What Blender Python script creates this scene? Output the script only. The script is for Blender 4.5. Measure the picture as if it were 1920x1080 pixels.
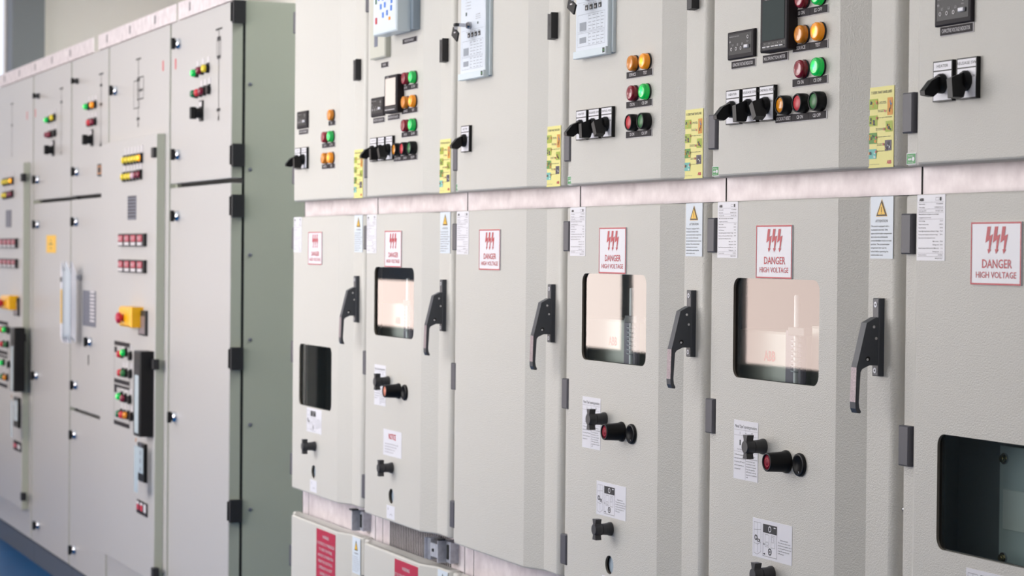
import bpy, math, random
from mathutils import Matrix, Vector
random.seed(4)
for o in list(bpy.data.objects): bpy.data.objects.remove(o)
S = bpy.context.scene
COL = S.collection

# ------------------------------------------------------------------ camera
F_PX = 4169.7
CAM = Vector((6.2263, -1.8791, 1.4423))
YAW, PIT, ROL = -1.1765, -0.0165, 0.0092
W_ = Vector((math.sin(YAW)*math.cos(PIT), math.cos(YAW)*math.cos(PIT), math.sin(PIT)))
_r = Vector((math.cos(YAW), -math.sin(YAW), 0)); _u = _r.cross(W_)
R_ = _r*math.cos(ROL) + _u*math.sin(ROL); U_ = -_r*math.sin(ROL) + _u*math.cos(ROL)
cd = bpy.data.cameras.new('camera'); cam = bpy.data.objects.new('camera', cd); COL.objects.link(cam)
cam.matrix_world = Matrix(((R_.x, U_.x, -W_.x, CAM.x), (R_.y, U_.y, -W_.y, CAM.y), (R_.z, U_.z, -W_.z, CAM.z), (0, 0, 0, 1)))
cd.sensor_width = 36; cd.lens = 36*F_PX/1920; cd.clip_start = .05
cd.dof.use_dof = True; cd.dof.focus_distance = 3.9; cd.dof.aperture_fstop = 8.5
S.camera = cam

def at(x, y, Y=0.):
    """point where the sight line of a pixel meets the plane y = Y"""
    d = W_ + R_*((x-960)/F_PX) - U_*((y-540)/F_PX)
    return CAM + d*((Y-CAM.y)/d.y)

# ------------------------------------------------------------------ view, world
S.view_settings.view_transform = 'Standard'; S.view_settings.look = 'None'
S.view_settings.gamma = 1; S.view_settings.use_curve_mapping = False
S.view_settings.exposure = 0.19
wd = bpy.data.worlds.new('world'); S.world = wd; wd.use_nodes = True
wd.node_tree.nodes['Background'].inputs[0].default_value = (.8, .85, .95, 1)
wd.node_tree.nodes['Background'].inputs[1].default_value = .3

# ------------------------------------------------------------------ materials
def lin(c):
    return tuple(((v/255)/12.92 if v/255 <= .04045 else ((v/255+.055)/1.055)**2.4) for v in c) + (1,)
def mat(name, c, rough=.5, metal=0, bump=None, mottle=None, emit=None, coat=0, spec=.5):
    m = bpy.data.materials.new(name); m.use_nodes = True; nt = m.node_tree; n = nt.nodes; b = n['Principled BSDF']
    b.inputs['Base Color'].default_value = lin(c); b.inputs['Roughness'].default_value = rough
    b.inputs['Metallic'].default_value = metal; b.inputs['Specular IOR Level'].default_value = spec
    b.inputs['Coat Weight'].default_value = coat
    tc = n.new('ShaderNodeTexCoord')
    def noise(sc, det=2):
        t = n.new('ShaderNodeTexNoise'); t.inputs['Scale'].default_value = sc; t.inputs['Detail'].default_value = det
        nt.links.new(tc.outputs['Object'], t.inputs['Vector']); return t
    if bump:
        t = noise(bump[0], 1); bp = n.new('ShaderNodeBump'); bp.inputs['Strength'].default_value = bump[1]
        bp.inputs['Distance'].default_value = bump[2]
        nt.links.new(t.outputs['Fac'], bp.inputs['Height']); nt.links.new(bp.outputs['Normal'], b.inputs['Normal'])
    if mottle:
        t = noise(mottle[0], 5); r = n.new('ShaderNodeValToRGB')
        r.color_ramp.elements[0].position = .3; r.color_ramp.elements[1].position = .7
        r.color_ramp.elements[0].color = lin(mottle[1]); r.color_ramp.elements[1].color = lin(c)
        nt.links.new(t.outputs['Fac'], r.inputs['Fac']); nt.links.new(r.outputs['Color'], b.inputs['Base Color'])
    if emit:
        b.inputs['Emission Color'].default_value = lin(emit[0]); b.inputs['Emission Strength'].default_value = emit[1]
    return m
def emat(name, c, s):
    m = bpy.data.materials.new(name); m.use_nodes = True; nt = m.node_tree; nt.nodes.clear()
    e = nt.nodes.new('ShaderNodeEmission'); o = nt.nodes.new('ShaderNodeOutputMaterial')
    e.inputs[0].default_value = lin(c); e.inputs[1].default_value = s
    nt.links.new(e.outputs[0], o.inputs[0]); return m
def glassmat(name, tint=(246, 250, 249), ior=2.0):
    m = bpy.data.materials.new(name); m.use_nodes = True; nt = m.node_tree; nt.nodes.clear()
    N = nt.nodes.new
    t = N('ShaderNodeBsdfTransparent'); t.inputs[0].default_value = lin(tint)
    g = N('ShaderNodeBsdfGlossy'); g.inputs['Roughness'].default_value = .012
    fr = N('ShaderNodeFresnel'); fr.inputs[0].default_value = ior
    mx = N('ShaderNodeMixShader'); o = N('ShaderNodeOutputMaterial')
    ge = N('ShaderNodeNewGeometry'); iv = N('ShaderNodeMath'); iv.operation = 'SUBTRACT'; iv.inputs[0].default_value = 1
    mu = N('ShaderNodeMath'); mu.operation = 'MULTIPLY'
    nt.links.new(ge.outputs['Backfacing'], iv.inputs[1]); nt.links.new(fr.outputs[0], mu.inputs[0]); nt.links.new(iv.outputs[0], mu.inputs[1])
    nt.links.new(mu.outputs[0], mx.inputs[0]); nt.links.new(t.outputs[0], mx.inputs[1])
    nt.links.new(g.outputs[0], mx.inputs[2]); nt.links.new(mx.outputs[0], o.inputs[0]); return m
def lensmat(name, c, glow=None, s=0):
    """coloured plastic lamp lens; a lit one glows most around the bulb at its centre"""
    m = mat(name, c, .22, coat=.4)
    if s:
        nt = m.node_tree; n = nt.nodes; b = n['Principled BSDF']
        tc = n.new('ShaderNodeTexCoord'); mp = n.new('ShaderNodeMapping')
        mp.inputs['Scale'].default_value = (62, 10, 62)
        gr = n.new('ShaderNodeTexGradient'); gr.gradient_type = 'SPHERICAL'
        mu = n.new('ShaderNodeMath'); mu.operation = 'POWER'; mu.inputs[1].default_value = 3.0
        m2 = n.new('ShaderNodeMath'); m2.operation = 'MULTIPLY_ADD'; m2.inputs[1].default_value = s; m2.inputs[2].default_value = s*.035
        nt.links.new(tc.outputs['Object'], mp.inputs['Vector']); nt.links.new(mp.outputs[0], gr.inputs[0])
        nt.links.new(gr.outputs['Fac'], mu.inputs[0]); nt.links.new(mu.outputs[0], m2.inputs[0])
        nt.links.new(m2.outputs[0], b.inputs['Emission Strength']); b.inputs['Emission Color'].default_value = lin(glow)
    return m
M = {}
M['paint'] = mat('textured_grey_paint', (211, 209, 202), .42, bump=(430, .6, .0013))
M['paint2'] = mat('smooth_grey_paint', (190, 188, 186), .36, bump=(900, .05, .0004))
M['edge'] = mat('door_edge_paint', (183, 187, 172), .4)
M['side'] = mat('side_panel_paint', (186, 190, 174), .45, bump=(500, .2, .0006))
M['zinc'] = mat('galvanised_sheet', (238, 230, 232), .46, .2, bump=(160, .12, .0006), mottle=(28, (214, 204, 207)))
M['zincd'] = mat('galvanised_bracket', (200, 203, 212), .4, .3, mottle=(90, (176, 178, 188)))
M['dark'] = mat('dark_gap', (26, 30, 30), .7)
M['inner'] = mat('compartment_paint', (120, 130, 138), .5)
M['black'] = mat('black_plastic', (20, 20, 22), .38, spec=.3)
M['blackm'] = mat('matt_black_plastic', (38, 38, 41), .5)
M['hinge'] = mat('hinge_plastic', (82, 82, 90), .45, bump=(700, .15, .0005))
M['handle'] = mat('handle_grey', (62, 66, 74), .38, bump=(800, .1, .0005))
M['handle_l'] = mat('pale_handle_metal', (165, 150, 155), .4, .4, mottle=(300, (120, 112, 118)))
M['knob'] = mat('knob_grey', (60, 60, 63), .42)
M['white'] = mat('white_label', (238, 238, 245), .35)
M['blueish'] = mat('pale_blue_label', (222, 232, 242), .35)
M['red'] = mat('sign_red', (196, 30, 52), .4)
M['redl'] = mat('label_red', (190, 42, 72), .4)
M['ink'] = mat('black_ink', (32, 32, 36), .5)
M['inkg'] = mat('grey_ink', (110, 105, 110), .5)
M['yellow'] = mat('label_yellow', (240, 232, 140), .45)
M['wyel'] = mat('warning_yellow', (250, 196, 20), .4)
M['green'] = mat('sticker_green', (24, 150, 62), .4)
M['lblk'] = mat('engraved_black_label', (44, 40, 44), .6, spec=.22)
M['lwht'] = mat('engraved_white', (215, 212, 215), .5)
M['tag'] = mat('placard_grey', (110, 112, 125), .5)
M['relay'] = mat('relay_blue_grey', (222, 234, 240), .4)
M['relayf'] = mat('relay_face', (226, 234, 244), .35)
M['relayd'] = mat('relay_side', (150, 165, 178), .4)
M['beige'] = mat('device_beige', (205, 205, 192), .4)
M['screen'] = mat('display_glass', (62, 74, 74), .06, spec=.5)
M['lcd'] = mat('lcd_pale', (190, 205, 212), .2)
M['blue'] = mat('button_blue', (60, 130, 230), .4)
M['chrome'] = mat('chrome', (225, 228, 235), .12, 1)
M['steel'] = mat('steel', (190, 190, 195), .25, 1)
M['brass'] = mat('brass_bolt', (170, 158, 110), .25, 1)
M['paper'] = mat('paper', (240, 240, 246), .6)
M['sleeve'] = mat('plastic_sleeve', (150, 162, 175), .25, coat=.6)
M['glass'] = glassmat('window_glass')
M['amber'] = lensmat('amber_lens', (232, 142, 20)); M['amber_on'] = lensmat('amber_lens_lit', (245, 150, 10), (255, 150, 10), 4.5)
M['rlens'] = lensmat('dark_red_lens', (150, 28, 48)); M['glens'] = lensmat('green_lens', (20, 110, 66))
M['glens_on'] = lensmat('green_lens_lit', (0, 120, 70), (20, 255, 90), 6.0)
M['yl'] = lensmat('yellow_lens', (240, 215, 50)); M['yl_on'] = lensmat('orange_lens_lit', (255, 170, 10), (255, 165, 10), 9)
M['wl'] = lensmat('pink_white_lens', (225, 190, 205)); M['rl'] = lensmat('maroon_lens', (130, 30, 55))
M['capr'] = mat('red_button_cap', (208, 48, 62), .35); M['capg'] = mat('green_button_cap', (52, 120, 66), .35)
M['capo'] = lensmat('orange_button_cap', (235, 150, 20)); M['capd'] = mat('dull_red_cap', (140, 16, 44), .5, spec=.25)
M['capp'] = mat('salmon_cap', (240, 150, 125), .4)
M['emer'] = mat('emergency_yellow', (250, 185, 10), .35); M['clear'] = glassmat('clear_cover', (250, 240, 225), 1.3)
M['wall'] = mat('wall_plaster', (222, 214, 206), .8, bump=(60, .1, .001)); M['col'] = mat('column_grey', (112, 114, 116), .7)
M['ceil'] = mat('ceiling_white', (225, 225, 225), .85); M['dado'] = mat('dado_dark', (58, 62, 64), .6)
M['floor'] = mat('blue_epoxy_floor', (0, 84, 140), .45, mottle=(2.2, (0, 74, 124)), spec=.12)
M['plinth'] = mat('plinth_grey', (84, 92, 106), .5)
M['daylight'] = emat('daylight_pane', (255, 238, 229), 5.2)
M['daylight2'] = emat('daylight_pane_soft', (255, 232, 222), 4.6)
M['fill_sky'] = emat('fill_pane_bright', (250, 246, 246), 6.6); M['fill_sky_low'] = emat('fill_pane_low', (252, 246, 244), .35); M['fill_sky_mid'] = emat('fill_pane_mid', (250, 246, 246), 3.5); M['fill_pane'] = emat('fill_pane_weak', (255, 246, 240), .8)  # panes added for fill light, brightness set bay by bay
M['daylight3'] = emat('daylight_pane_blue', (226, 234, 250), 1.3)
M['lamp'] = emat('luminaire_diffuser', (250, 252, 250), 4.0)
M['fill_lamp'] = emat('fill_lamp_back', (246, 253, 247), 52.0)
M['brk'] = mat('breaker_cover', (205, 205, 200), .4); M['brkd'] = mat('breaker_base', (165, 176, 170), .5)
M['violet'] = mat('breaker_bracket', (120, 112, 130), .5)
M['blind'] = mat('window_blind', (120, 124, 138), .7)

# ------------------------------------------------------------------ mesh builder
TXT = {}
def text_geo(s, bold=0.):
    k = (s, bold)
    if k in TXT: return TXT[k]
    c = bpy.data.curves.new('t', 'FONT'); c.body = s; c.size = 1; c.resolution_u = 2; c.offset = bold; c.fill_mode = 'FRONT'
    o = bpy.data.objects.new('t', c); COL.objects.link(o)
    bpy.context.view_layer.update()
    me = bpy.data.meshes.new_from_object(o.evaluated_get(bpy.context.evaluated_depsgraph_get()))
    v = [(q.co.x, q.co.y) for q in me.vertices]; f = [tuple(p.vertices) for p in me.polygons]
    bpy.data.objects.remove(o); bpy.data.curves.remove(c); bpy.data.meshes.remove(me)
    if v:
        x0 = min(a for a, b in v); x1 = max(a for a, b in v)
    else: x0, x1 = 0, 1
    TXT[k] = (v, f, x0, x1); return TXT[k]

class MB:
    def __init__(s): s.v = []; s.f = []; s.m = []; s.sm = []; s.mats = []
    def mi(s, m):
        if m not in s.mats: s.mats.append(m)
        return s.mats.index(m)
    def face(s, pts, m, smooth=False):
        i = len(s.v); s.v += [tuple(p) for p in pts]; s.f.append(tuple(range(i, i+len(pts)))); s.m.append(s.mi(m)); s.sm.append(smooth)
    def faces(s, V, Fs, m, smooth=False):
        i = len(s.v); s.v += [tuple(p) for p in V]; k = s.mi(m)
        for q in Fs: s.f.append(tuple(a+i for a in q)); s.m.append(k); s.sm.append(smooth)
    def box(s, x0, x1, y0, y1, z0, z1, m, bev=0):
        if bev:
            b = bev; V = []
            def ring(y, d): return [(x0+d, y, z0+d), (x1-d, y, z0+d), (x1-d, y, z1-d), (x0+d, y, z1-d)]
            V = ring(y0, b) + ring(y0+b, 0) + ring(y1, 0)
            Fs = [(0, 1, 2, 3), (11, 10, 9, 8)]
            for k in (0, 4):
                for j in range(4): a = k+j; c = k+(j+1) % 4; Fs.append((a+4, c+4, c, a))
            s.faces(V, Fs, m); return
        V = [(x0, y0, z0), (x1, y0, z0), (x1, y1, z0), (x0, y1, z0), (x0, y0, z1), (x1, y0, z1), (x1, y1, z1), (x0, y1, z1)]
        s.faces(V, [(0, 3, 2, 1), (4, 5, 6, 7), (0, 1, 5, 4), (1, 2, 6, 5), (2, 3, 7, 6), (3, 0, 4, 7)], m)
    def prism(s, pts, axis, d0, d1, m):
        """extrude a 2-D outline: axis 'y' takes (x,z), axis 'x' takes (y,z), axis 'z' takes (x,y)"""
        def P(a, b, d): return {'y': (a, d, b), 'x': (d, a, b), 'z': (a, b, d)}[axis]
        n = len(pts); V = [P(a, b, d0) for a, b in pts] + [P(a, b, d1) for a, b in pts]
        s.faces(V, [tuple(range(n)), tuple(range(2*n-1, n-1, -1))] + [(i, i+n, (i+1) % n+n, (i+1) % n) for i in range(n)], m)
    def lathe(s, prof, c, m, n=28, axis='y', smooth=True, caps=True):
        """prof: (radius, distance along axis); towards the aisle is -y"""
        V = []
        for r, t in prof:
            for i in range(n):
                a = 2*math.pi*i/n; p, q = r*math.cos(a), r*math.sin(a)
                V.append({'y': (c[0]+p, c[1]+t, c[2]+q), 'x': (c[0]+t, c[1]+p, c[2]+q), 'z': (c[0]+p, c[1]+q, c[2]+t)}[axis])
        Fs = [(k*n+i, k*n+(i+1) % n, (k+1)*n+(i+1) % n, (k+1)*n+i) for k in range(len(prof)-1) for i in range(n)]
        s.faces(V, Fs, m, smooth)
        if caps:
            s.face(V[:n], m); s.face(V[-n:], m)
    def disc(s, x, y, z, r, m, n=24, ri=0, k=1.):
        o = [(x+r*k*math.cos(2*math.pi*i/n), y, z+r*math.sin(2*math.pi*i/n)) for i in range(n)]
        if ri:
            q = [(x+ri*k*math.cos(2*math.pi*i/n), y, z+ri*math.sin(2*math.pi*i/n)) for i in range(n)]
            s.faces(o+q, [(i, (i+1) % n, (i+1) % n+n, i+n) for i in range(n)], m)
        else: s.face(o, m)
    def rect(s, x0, x1, z0, z1, y, m): s.face([(x0, y, z0), (x1, y, z0), (x1, y, z1), (x0, y, z1)], m)
    def frame(s, x0, x1, z0, z1, y, t, m):
        s.rect(x0, x1, z0, z0+t, y, m); s.rect(x0, x1, z1-t, z1, y, m); s.rect(x0, x0+t, z0+t, z1-t, y, m); s.rect(x1-t, x1, z0+t, z1-t, y, m)
    def line(s, x0, z0, x1, z1, y, w, m):
        d = math.hypot(x1-x0, z1-z0) or 1; nx, nz = -(z1-z0)/d*w/2, (x1-x0)/d*w/2
        s.face([(x0+nx, y, z0+nz), (x0-nx, y, z0-nz), (x1-nx, y, z1-nz), (x1+nx, y, z1+nz)], m)
    def text(s, t, x0, x1, z, h, y, m, bold=0., fit=True, align='l'):
        """lettering facing the aisle, baseline z, capital height h, stretched to x0..x1 when fit"""
        v, f, a, b = text_geo(t, bold)
        if not v: return
        kz = h/.7
        kx = (x1-x0)/(b-a) if fit else kz*.95
        w = (b-a)*kx
        ox = x0 if fit or align == 'l' else (x1-w if align == 'r' else (x0+x1-w)/2)
        s.faces([(ox+(p-a)*kx, y, z+q*kz) for p, q in v], f, m)
    def build(s, name, parent=None, loc=(0, 0, 0), merge=False):
        me = bpy.data.meshes.new(name); me.from_pydata(s.v, [], s.f)
        for m in s.mats: me.materials.append(M[m])
        me.polygons.foreach_set('material_index', s.m); me.polygons.foreach_set('use_smooth', s.sm)
        me.update()
        import bmesh
        bm = bmesh.new(); bm.from_mesh(me)
        if merge: bmesh.ops.remove_doubles(bm, verts=bm.verts, dist=1e-5)
        bmesh.ops.recalc_face_normals(bm, faces=bm.faces) if merge else None
        bm.to_mesh(me); bm.free()
        return link(name, me, parent, loc)
def link(name, me, parent=None, loc=(0, 0, 0), rot=None):
    o = bpy.data.objects.new(name, me); COL.objects.link(o); o.location = loc
    if rot: o.rotation_euler = rot
    if parent: o.parent = parent
    return o
def thing(name, label, cat, loc=(0, 0, 0), group=None):
    o = bpy.data.objects.new(name, None); COL.objects.link(o); o.location = loc; o.empty_display_size = .1
    o['label'] = label; o['category'] = cat
    if group: o['group'] = group
    return o
def struct(name, mb):
    o = mb.build(name); o['kind'] = 'structure'; return o
CACHE = {}
def cached(key, fn):
    """mesh of a repeated part, built once and shared by its copies"""
    if key not in CACHE:
        mb = fn(); me = bpy.data.meshes.new(key); me.from_pydata(mb.v, [], mb.f)
        for m in mb.mats: me.materials.append(M[m])
        me.polygons.foreach_set('material_index', mb.m); me.polygons.foreach_set('use_smooth', mb.sm); me.update(); CACHE[key] = me
    return CACHE[key]
def rrect(x0, x1, z0, z1, r, n=6):
    P = []
    for cx, cz, a0 in ((x1-r, z1-r, 0), (x0+r, z1-r, 90), (x0+r, z0+r, 180), (x1-r, z0+r, 270)):
        for i in range(n+1):
            a = math.radians(a0+90*i/n); P.append((cx+r*math.cos(a), cz+r*math.sin(a)))
    return P

# ------------------------------------------------------------------ the room
XL, XR, YF, YB, ZC = -9.35, 8.2, -3.05, 2.4, 3.7
b = MB(); b.box(XL-.2, XR+.2, YF-.2, YB+.2, -.1, 0, 'floor'); struct('floor', b)
b = MB(); b.box(XL-.2, XR+.2, YF-.2, YB+.2, ZC, ZC+.1, 'ceil'); struct('ceiling', b)
b = MB(); b.box(XL-.2, XR+.2, YB, YB+.2, 0, ZC, 'wall'); struct('wall_back', b)
b = MB(); b.box(XR, XR+.2, YF-.2, YB+.2, 0, ZC, 'wall'); struct('wall_right', b)
b = MB(); b.box(XL-.2, XL, YF-.2, -1.2, 0, ZC, 'wall'); b.box(XL-.2, XL, .79, YB+.2, 0, ZC, 'wall')
b.box(XL-.2, XL, -1.2, .79, 0, .9, 'wall'); b.box(XL-.2, XL, -1.2, .79, 3.4, ZC, 'wall'); struct('wall_left', b)
b = MB(); b.box(XL-.12, XL-.1, -1.2, .79, .9, 3.4, 'daylight3'); struct('window_1', b)
b = MB(); b.box(XL, XL+.22, .80, 1.02, 0, ZC, 'col'); struct('trim_1', b)
# wall across the aisle: dark dado, glazed band with mullions, its transoms and right bays added for fill light
SILL, HEAD = .93, 3.1
XA, XB = -9.25, 7.4
b = MB(); b.box(XL, XR, YF-.2, YF, HEAD, ZC, 'wall'); b.box(XL, XR, YF-.2, YF, 0, SILL, 'dado')
b.box(XB, XR, YF-.2, YF, SILL, HEAD, 'wall'); struct('wall_front', b)
mx = [XA, -8.6, -6.75, -5.45, -4.25, -3.02, -1.5, .2, 2.0, 3.8, 5.6, XB]
for i in range(len(mx)-1):
    b = MB(); x0, x1 = mx[i]+.05, mx[i+1]-.05
    if i < 2:
        b.box(x0, x1, YF-.1, YF-.08, SILL, 1.24, 'daylight2'); b.box(x0, x1, YF-.1, YF-.08, 1.24, 1.6, 'blind')
    else: b.box(x0, x1, YF-.1, YF-.08, SILL, 1.6, {3: 'daylight', 4: 'daylight', 5: 'daylight2', 6: 'fill_sky', 7: 'fill_sky_mid'}.get(i, 'fill_pane'))
    for za, zb, pm in {0: [(1.66, 2.25, 'fill_sky_low'), (2.25, 2.65, 'daylight'), (2.65, HEAD, 'fill_sky_low')], 1: [(1.66, 2.25, 'fill_sky_low'), (2.25, 2.65, 'daylight'), (2.65, HEAD, 'fill_sky_low')],
                       5: [(1.66, 2.12, 'fill_sky'), (2.12, HEAD, 'fill_sky_low')], 6: [(1.66, HEAD, 'fill_sky')], 7: [(1.66, HEAD, 'fill_sky_mid')]}.get(i, [(1.66, HEAD, 'fill_sky_low' if i < 5 else 'fill_pane')]):  # transom patches added and sized to steer the light and meter reflections
        b.box(x0, x1, YF-.1, YF-.08, za, zb, pm)
    struct('window_%d' % (i+2), b)  # also builds the added fill bays beyond the reflected panes
    b = MB(); b.box(mx[i+1]-.05, mx[i+1]+.05, YF-.11, YF-.06, SILL, HEAD, 'col'); b.box(x0, x1, YF-.11, YF-.06, 1.6, 1.66, 'col'); struct('trim_%d' % (i+2), b)
# ceiling luminaires above the aisle
for k, x in enumerate((-7.2, -4.4, -1.6, 1.2, 4.0)):
    t = thing('ceiling_light', 'ceiling luminaire above the aisle, %s from the far end wall' % ('first', 'second', 'third', 'fourth', 'fifth')[k], 'lamp', (x, -1.5, ZC-.07), 'ceiling luminaires over the aisle')
    b = MB(); b.box(-.75, .75, -.18, .18, 0, .07, 'white'); b.build('housing', t)
    b = MB(); b.box(-.72, .72, -.15, .15, -.012, 0, 'lamp'); b.build('diffuser', t)

for k, x in enumerate((-6.6, -3.4, -.2)):  # lamps added behind the rows to brighten the side panel and end wall
    t = thing('ceiling_light', 'added fill luminaire behind the cabinet rows, %s from the far end wall' % ('first', 'second', 'third')[k], 'lamp', (x, 1.55, ZC-.07), 'added fill luminaires behind the rows')
    b = MB(); b.box(-.75, .75, -.18, .18, 0, .07, 'white'); b.build('housing', t)
    b = MB(); b.box(-.72, .72, -.15, .15, -.012, 0, 'fill_lamp'); b.build('diffuser', t)

# ------------------------------------------------------------------ right-hand switchgear row
P = .65
ZU0, ZU1, ZL0, ZL1, ZB0, ZB1 = 1.580, 2.195, .755, 1.535, .10, .677
FR = .055          # depth of the galvanised frame behind the doors
def door_profile(w=P):
    c = [(.0005, FR-.003), (.0005, .031), (.0018, .0265), (.005, .024), (.032, .024), (.072, 0), (.488, 0), (.545, .024), (.611, .024)]
    for i in range(1, 7):
        a = math.radians(90*i/6); c.append((.611+.018*math.sin(a), .042-.018*math.cos(a)))
    c.append((.629, FR-.003)); return c
def door(name, parent, z0, z1, holes=()):
    b = MB(); pr = door_profile(); e = .004
    rows = [(z0, .010), (z0, e), (z0+.0012, e*.35), (z0+e, 0), (z1-e, 0), (z1-.0012, e*.35), (z1, e), (z1, .012)]
    for i in range(len(pr)-1):
        (xa, ya), (xb, yb) = pr[i], pr[i+1]
        main = (xa == .072)
        for j in range(len(rows)-1):
            (za, da), (zb, db) = rows[j], rows[j+1]
            if main and j == 3 and holes: continue
            q = lambda y, d: min(y+d, FR-.003)
            b.face([(xa, q(ya, da), za), (xb, q(yb, da), za), (xb, q(yb, db), zb), (xa, q(ya, db), zb)], 'paint', 8 <= i <= 13 or i in (0, 1, 2))
    # bottom, top and back closing sheets
    for z in (z0, z1):
        b.face([(x, min(y+.01, FR-.003), z) for x, y in pr[1:]], 'paint')
    if holes:
        zc = z0+e
        for hx0, hx1, hz0, hz1, r in holes:      # from the lowest up
            g = .012; lo, hi = hz0-g, hz1+g
            b.rect(.072, .488, zc, lo, 0, 'paint'); b.rect(.072, hx0-g, lo, hi, 0, 'paint'); b.rect(hx1+g, .488, lo, hi, 0, 'paint')
            ring = rrect(hx0, hx1, hz0, hz1, r); m = len(ring); out = []
            cx, cz = (hx0+hx1)/2, (hz0+hz1)/2; seg = m//4
            for k, (x, z) in enumerate(ring):
                s_ = k//seg if m % 4 == 0 else 0
                j = k % seg; mid = seg//2
                ex = hx1+g if s_ in (0, 3) else hx0-g; ez = hi if s_ in (0, 1) else lo
                if (s_ in (0, 2) and j < mid) or (s_ in (1, 3) and j > mid): out.append((ex, min(max(z, lo), hi)))
                elif (s_ in (0, 2) and j > mid) or (s_ in (1, 3) and j < mid): out.append((min(max(x, hx0-g), hx1+g), ez))
                else: out.append((ex, ez))
            V = [(x, 0, z) for x, z in ring] + [(x, 0, z) for x, z in out]
            b.faces(V, [(k, (k+1) % m, (k+1) % m+m, k+m) for k in range(m)], 'paint')
            b.faces([(x, 0, z) for x, z in ring] + [(x, .0045, z) for x, z in ring], [(k, (k+1) % m, (k+1) % m+m, k+m) for k in range(m)], 'rim')
            zc = hi
        b.rect(.072, .488, zc, z1-e, 0, 'paint')
    return b.build(name, parent, merge=True)
M['rim'] = mat('cut_edge', (120, 112, 100), .5)
WIN_HI = (.134, .432, 1.223, 1.399, .018)
WIN_LO = (.134, .432, 1.000, 1.174, .018)
HOLE = (.258, .296, .802, .839, .0184)

def ABB(b, x0, x1, z, h, y, m):
    b.text('ABB', x0, x1, z, h, y, m, bold=.045)

def danger_mesh():
    b = MB(); w, h = .124, .091
    b.box(-w/2, w/2, -.0022, -.0001, -h/2, h/2, 'white'); y = -.0026
    b.frame(-w/2, w/2, -h/2, h/2, y, .0024, 'red')
    X = lambda v: -w/2+(v-1127)*.000317; Z = lambda v: h/2-(v-258)*.000174
    bolt = [(1262, 295), (1288, 295), (1279, 374), (1305, 358), (1285, 486), (1293, 488), (1272, 523), (1264, 482), (1272, 485), (1278, 404), (1247, 431)]
    for dx in (0, 58, 117):
        pts = [(X(p+dx-5), y, Z(q)) for p, q in bolt]
        b.face([pts[i] for i in (0, 1, 2, 9, 10)], 'red'); b.face([pts[i] for i in (2, 3, 4, 8, 9)], 'red'); b.face([pts[i] for i in (4, 5, 6, 7, 8)], 'red')
    b.text('DANGER', X(1218), X(1450), Z(640), .0125, y, 'red', bold=.012)
    b.text('HIGH VOLTAGE', X(1170), X(1484), Z(723), .009, y, 'red', bold=.008)
    return b
def attention_mesh():
    b = MB(); w, h = .067, .099
    b.box(-w/2, w/2, -.0006, -.0001, -h/2, h/2, 'blueish'); y = -.001
    def tri(s, m, yy):
        cx, t, bt = 0, .446*h, .185*h; c = (t+bt*2)/3
        b.face([(cx, yy, c+(t-c)*s), (cx-.0155*s, yy, c+(bt-c)*s), (cx+.0155*s, yy, c+(bt-c)*s)], m)
    tri(1.08, 'wyel', y); tri(1, 'ink', y-.0002); tri(.72, 'wyel', y-.0004)
    b.rect(-.0007, .0007, .245*h, .33*h, y-.0006, 'ink'); b.disc(0, y-.0006, .225*h, .0008, 'ink', 8)
    b.text('ATTENTION', -.27*w, .27*w, .085*h, .0042, y, 'ink')
    L = ['The panel is equipped with a', 'mechanical interlock. Only', 'open circuit-breaker compartment', 'door when the withdrawable', 'circuit-breaker truck is in test', 'position. The circuit-breaker', 'compartment door must be', 'locked before operating the', 'withdrawable truck.']
    for i, t in enumerate(L): b.text(t, -.46*w, (-.46+.0285*len(t))*w, (.03-.058*i)*h-.002, .0027, y, 'ink', bold=.006)
    return b
def rating_mesh():
    b = MB(); w, h = .076, .100
    b.box(-w/2, w/2, -.0006, -.0001, -h/2, h/2, 'white'); y = -.001
    ABB(b, -.42*w, -.26*w, .405*h, .0042, y, 'ink')
    b.frame(.17*w, .29*w, .41*h, .455*h, y, .0004, 'inkg'); b.rect(.31*w, .37*w, .405*h, .46*h, y, 'ink')
    L = [('Serial number', '1VC10AB04500'), ('Order number', '9CN0N0E1T011-2A'), ('Prod. year 2013', 'IEC 62271-200'), ('Metal enclosed switchgear and controlgear', ''), ('arrangement and execution', ''), ('Rated voltage', '12 kV'),
         ('Rated normal current', '1250 A'), ('Rated frequency', '50 Hz'), ('Rated lightning impulse withstand voltage', '75 kV'), ('Rated power frequency withstand voltage', '28 kV'), ('Rated short-time withstand current', ''), ('Main circuit', '25 kA'), ('Earthing circuit', '25 kA'),
         ('Rated duration of short-circuit (Main circ.)', '1 s'), ('Earthing circuit', '1 s'), ('Product standard', '1VCP0001'), ('', 'MADE IN ITALY')]
    for i, (p, q) in enumerate(L):
        z = (.36-.0515*i)*h-.001
        if p: 
            x0 = -.43*w if 'ircuit' not in p[-8:] or len(p) > 20 else .08*w
            b.text(p, x0, min(x0+.0175*len(p)*w, .3*w), z, .0019, y, 'inkg', bold=.01)
        if q: b.text(q, .43*w-.02*len(q)*w, .43*w, z, .0019, y, 'inkg', bold=.01)
        if i in (0, 2, 3, 5, 15, 16): b.rect(-.45*w, .45*w, z+.0034, z+.0037, y, 'inkg')
    return b
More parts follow.
